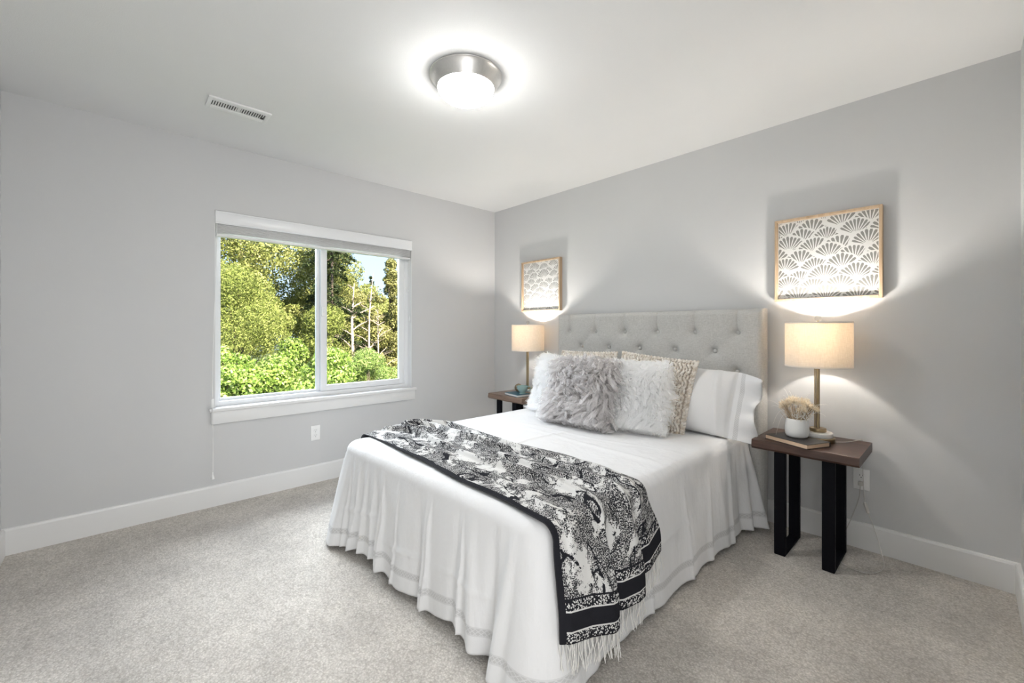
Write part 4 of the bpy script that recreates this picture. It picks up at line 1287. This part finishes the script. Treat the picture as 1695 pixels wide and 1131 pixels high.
def blob_points(blobs, n, rg, shell=.75):
    b = np.array(blobs, float); wgt = (b[:, 3] * b[:, 4]) ** 1.0; wgt /= wgt.sum()
    k = rg.choice(len(b), n, p=wgt)
    d = rg.normal(size=(n, 3)); d /= np.linalg.norm(d, axis=1, keepdims=True)
    r_ = np.where(rg.uniform(size=n) < shell, rg.uniform(.8, 1.05, n), rg.uniform(.3, .85, n))[:, None]
    rad = np.stack([b[k, 3], b[k, 3], b[k, 4]], -1)
    return b[k, :3] + d * rad * r_, d

def make_tree(name, label, cat, base, H, R_, leafm, size, n, seed, group, nb=26, bark='bark', low=.15, asp=.5, trunk_r=.12, br=.36, taper=.35):
    rg = np.random.default_rng(seed)
    r = thing(name, label, cat, base, 0, group)
    blobs = []
    for i in range(nb):
        f = rg.uniform(low, 1.0); a = rg.uniform(0, 2 * PI)
        env = R_ * (math.sin(PI * min(1, (f - low) / (1 - low) * .85 + .15)) ** .6) * (1 - taper * f)
        q = env * rg.uniform(.35, .85); s = R_ * br * rg.uniform(.7, 1.3) * ((1 - .7 * f) if taper > .9 else 1)
        blobs.append((q * math.cos(a), q * math.sin(a), H * f * .94, s, s * .8))
    P, N = blob_points(blobs, n, rg)
    keep = P[:, 2] > .02
    P, N = P[keep], N[keep]
    N = N + rg.normal(size=N.shape) * .6
    V, F = leaves(P, N, size, rg, asp)
    fast_mesh('foliage', V, F, leafm, r)
    tk = MB()
    tk.tube([(0, 0, 0), (.05 * R_, .03 * R_, H * .3), (-.03 * R_, .05 * R_, H * .6), (0, 0, H * .9)], [trunk_r, trunk_r * .8, trunk_r * .5, trunk_r * .15], 8)
    for bb in blobs[:14]:
        z0 = bb[2] * .6
        tk.tube([(0, 0, z0), (bb[0] * .5, bb[1] * .5, (z0 + bb[2]) / 2 + .1), (bb[0], bb[1], bb[2])], [trunk_r * .35, trunk_r * .22, trunk_r * .08], 5)
    tk.build('trunk', M[bark], r, 60)
    return r

def conifer(name, label, base, H, R_, leafm, n, size, seed, group, droop=.25, top=.0):
    rg = np.random.default_rng(seed)
    r = thing(name, label, 'tree', base, 0, group)
    tk = MB().tube([(0, 0, 0), (0.03, 0, H * .5), (0, 0, H)], [R_ * .035, R_ * .025, .01], 8)
    nbr = 90; PP = []; NN = []
    for i in range(nbr):
        f = rg.uniform(.12, .99); a = rg.uniform(0, 2 * PI); L = R_ * (1 - f) ** .8 * rg.uniform(.65, 1.1) + .05
        m = max(4, int(n / nbr * (L / R_) * 2))
        q = rg.uniform(.1, 1, m) ** .7
        c_ = np.stack([q * L * math.cos(a), q * L * math.sin(a), H * f - droop * L * q ** 1.5 + .0 * q], -1)
        wdt = .22 * L * (1.1 - q)[:, None]
        c_ = c_ + rg.normal(size=(m, 3)) * np.array([1, 1, .45]) * wdt
        PP.append(c_); NN.append(rg.normal(size=(m, 3)) * .5 + np.array([0, 0, 1.0]))
        tk.tube([(0, 0, H * f), (L * .5 * math.cos(a), L * .5 * math.sin(a), H * f - droop * L * .35), (L * .95 * math.cos(a), L * .95 * math.sin(a), H * f - droop * L * .93)], [.03, .02, .006], 4)
    V, F = leaves(np.concatenate(PP), np.concatenate(NN), size, rg, .35)
    fast_mesh('foliage', V, F, leafm, r)
    tk.build('trunk', M['bark'], r, 60)
    return r

tg = 'trees and shrubs seen through the window'
make_tree('leafy_tree', 'tall olive green leafy tree filling the left window pane', 'tree', (-17.2, .6, GZ0), 11.0, 4.2, M['leaf_olive'], .125, 70000, 1, tg, 46, br=.24, trunk_r=.16)
make_tree('leafy_tree', 'yellow green leafy tree behind the window mullion', 'tree', (-16.3, 4.0, GZ0), 7.6, 2.9, M['leaf_olive'], .12, 36000, 2, tg, 34, br=.26)
make_tree('willow_bush', 'rounded grey green bush in the middle of the left pane', 'bush', (-11.6, -.3, GZ0), 5.2, 2.4, M['leaf_willow'], .095, 46000, 3, tg, 34, low=.10, asp=.26, br=.28, trunk_r=.06)
make_tree('willow_bush', 'smaller soft green bush right of the rounded one', 'bush', (-10.6, 2.0, GZ0), 4.1, 1.7, M['leaf_willow'], .095, 22000, 4, tg, 24, low=.10, asp=.28, br=.3, trunk_r=.05)
make_tree('broadleaf_shrub', 'bright broad leaved shrub at the lower left of the window', 'shrub', (-6.2, -1.5, GZ0), 3.05, 1.15, M['leaf_bright'], .075, 15000, 5, tg, 24, low=.1, asp=.62, br=.3, trunk_r=.04, taper=.1)
make_tree('broadleaf_shrub', 'bright broad leaved shrub below the window latch', 'shrub', (-5.8, .35, GZ0), 2.95, 1.05, M['leaf_bright'], .075, 13000, 6, tg, 22, low=.1, asp=.62, br=.3, trunk_r=.04, taper=.1)
make_tree('broadleaf_shrub', 'bright broad leaved shrub in the middle of the left pane bottom', 'shrub', (-6.6, -.55, GZ0), 2.9, 1.1, M['leaf_bright'], .075, 15000, 15, tg, 24, low=.1, asp=.62, br=.3, trunk_r=.04, taper=.1)
make_tree('leafy_shrub', 'fresh green shrub at the bottom of the right pane', 'shrub', (-6.7, 1.6, GZ0), 2.85, 1.35, M['leaf_fresh'], .08, 24000, 7, tg, 46, low=.1, asp=.26, br=.18, trunk_r=.04, taper=.05)
make_tree('leafy_shrub', 'fresh green shrub in the lower right corner of the window', 'shrub', (-6.9, 3.2, GZ0), 2.8, 1.4, M['leaf_fresh'], .08, 24000, 8, tg, 46, low=.1, asp=.26, br=.18, trunk_r=.04, taper=.05)
conifer('conifer', 'dark conifer with long drooping boughs behind the mullion', (-14.0, 3.35, GZ0), 12.5, 1.9, M['leaf_dark'], 24000, .12, 9, tg, .35)
make_tree('conifer', 'broad golden green conifer at the right edge of the window', 'tree', (-14.4, 6.15, GZ0), 6.9, 2.8, M['leaf_mid'], .11, 60000, 10, tg, 75, low=.05, br=.24, taper=.97, trunk_r=.12)
make_tree('broadleaf_shrub', 'small broad leaved shrub behind the middle shrub of the left pane', 'shrub', (-8.3, .25, GZ0), 3.1, 1.0, M['leaf_bright'], .08, 11000, 16, tg, 24, low=.1, asp=.62, br=.3, trunk_r=.04, taper=.1)
conifer('conifer', 'small far dark conifer tip against the sky', (-35.2, 14.6, GZ0), 8.6, 2.4, M['leaf_dark'], 5000, .34, 11, tg, .2)
conifer('conifer', 'far dark conifer left of the smallest tip', (-33.5, 12.2, GZ0), 8.0, 2.6, M['leaf_dark'], 5000, .34, 12, tg, .2)
make_tree('leafy_tree', 'brownish green leafy tree behind the bare trunks', 'tree', (-21.5, 6.6, GZ0), 6.6, 2.6, M['leaf_mid'], .12, 36000, 13, tg, 30, br=.28)
make_tree('leafy_tree', 'far leafy tree low against the sky', 'tree', (-26.5, 10.6, GZ0), 6.4, 3.4, M['leaf_olive'], .16, 28000, 14, tg, 30, br=.28)
make_tree('leafy_tree', 'olive tree beyond the right jamb of the window', 'tree', (-13.5, 10.5, GZ0), 7.0, 2.9, M['leaf_olive'], .14, 22000, 21, tg, 34, br=.28)
make_tree('leafy_tree', 'mid green tree far beyond the right jamb of the window', 'tree', (-15.5, 16.0, GZ0), 7.5, 3.3, M['leaf_mid'], .16, 20000, 22, tg, 34, br=.28)
make_tree('leafy_tree', 'farthest olive tree to the right, past the corner of the house', 'tree', (-10.5, 14.5, GZ0), 6.5, 2.8, M['leaf_olive'], .15, 16000, 23, tg, 30, br=.28)
make_tree('willow_bush', 'soft green bush to the right past the window jamb', 'bush', (-9.0, 6.6, GZ0), 3.8, 1.9, M['leaf_willow'], .11, 14000, 24, tg, 26, low=.10, asp=.28, br=.3, trunk_r=.05)
make_tree('willow_bush', 'soft green bush to the left past the window jamb', 'bush', (-12.5, -6.5, GZ0), 5.0, 2.6, M['leaf_willow'], .13, 16000, 25, tg, 30, low=.10, asp=.28, br=.3, trunk_r=.05)
def bare(label, base, H, seed, r0):
    rg = random.Random(seed)
    r = thing('bare_tree', label, 'tree', base, 0, tg)
    tk = MB(); kx, ky = rg.uniform(-.2, .2), rg.uniform(-.2, .2)
    tk.tube([(0, 0, 0), (kx * .4, ky * .4, H * .35), (kx, ky * .2, H * .7), (kx * 1.3, ky, H)], [r0, r0 * .85, r0 * .6, r0 * .15], 8)
    tk.build('trunk', M['bark_pale'], r, 60)
    for i in range(16):
        f = rg.uniform(.3, .97); a = rg.uniform(0, 2 * PI); L = rg.uniform(.5, 1.3) * (1.2 - f)
        c_, s_ = math.cos(a), math.sin(a)
        q = MB().tube([(kx * f, ky * f * .5, H * f), (kx * f + c_ * L * .5, ky * f * .5 + s_ * L * .5, H * f + L * .4), (kx * f + c_ * L, ky * f * .5 + s_ * L, H * f + L * .65)], [r0 * .35, r0 * .22, r0 * .06], 5)
        for k in range(3):
            b_ = a + rg.uniform(-1, 1); e_ = L * rg.uniform(.3, .6); w0 = rg.uniform(.4, .9)
            q.tube([(kx * f + c_ * L * w0, ky * f * .5 + s_ * L * w0, H * f + L * .65 * w0), (kx * f + c_ * L * w0 + math.cos(b_) * e_, ky * f * .5 + s_ * L * w0 + math.sin(b_) * e_, H * f + L * .65 * w0 + e_ * .5)], [r0 * .12, r0 * .03], 4)
        q.build('branch', M['bark_pale'], r, 60)
bare('pale bare trunk with forked branches, nearer of the dead trees', (-12.9, 3.75, GZ0), 5.2, 1, .085)
bare('slender pale bare trunk beside the forked dead tree', (-13.0, 4.35, GZ0), 5.6, 2, .060)
bare('thin leaning pale bare trunk right of the other dead trees', (-12.7, 4.75, GZ0), 4.2, 3, .045)
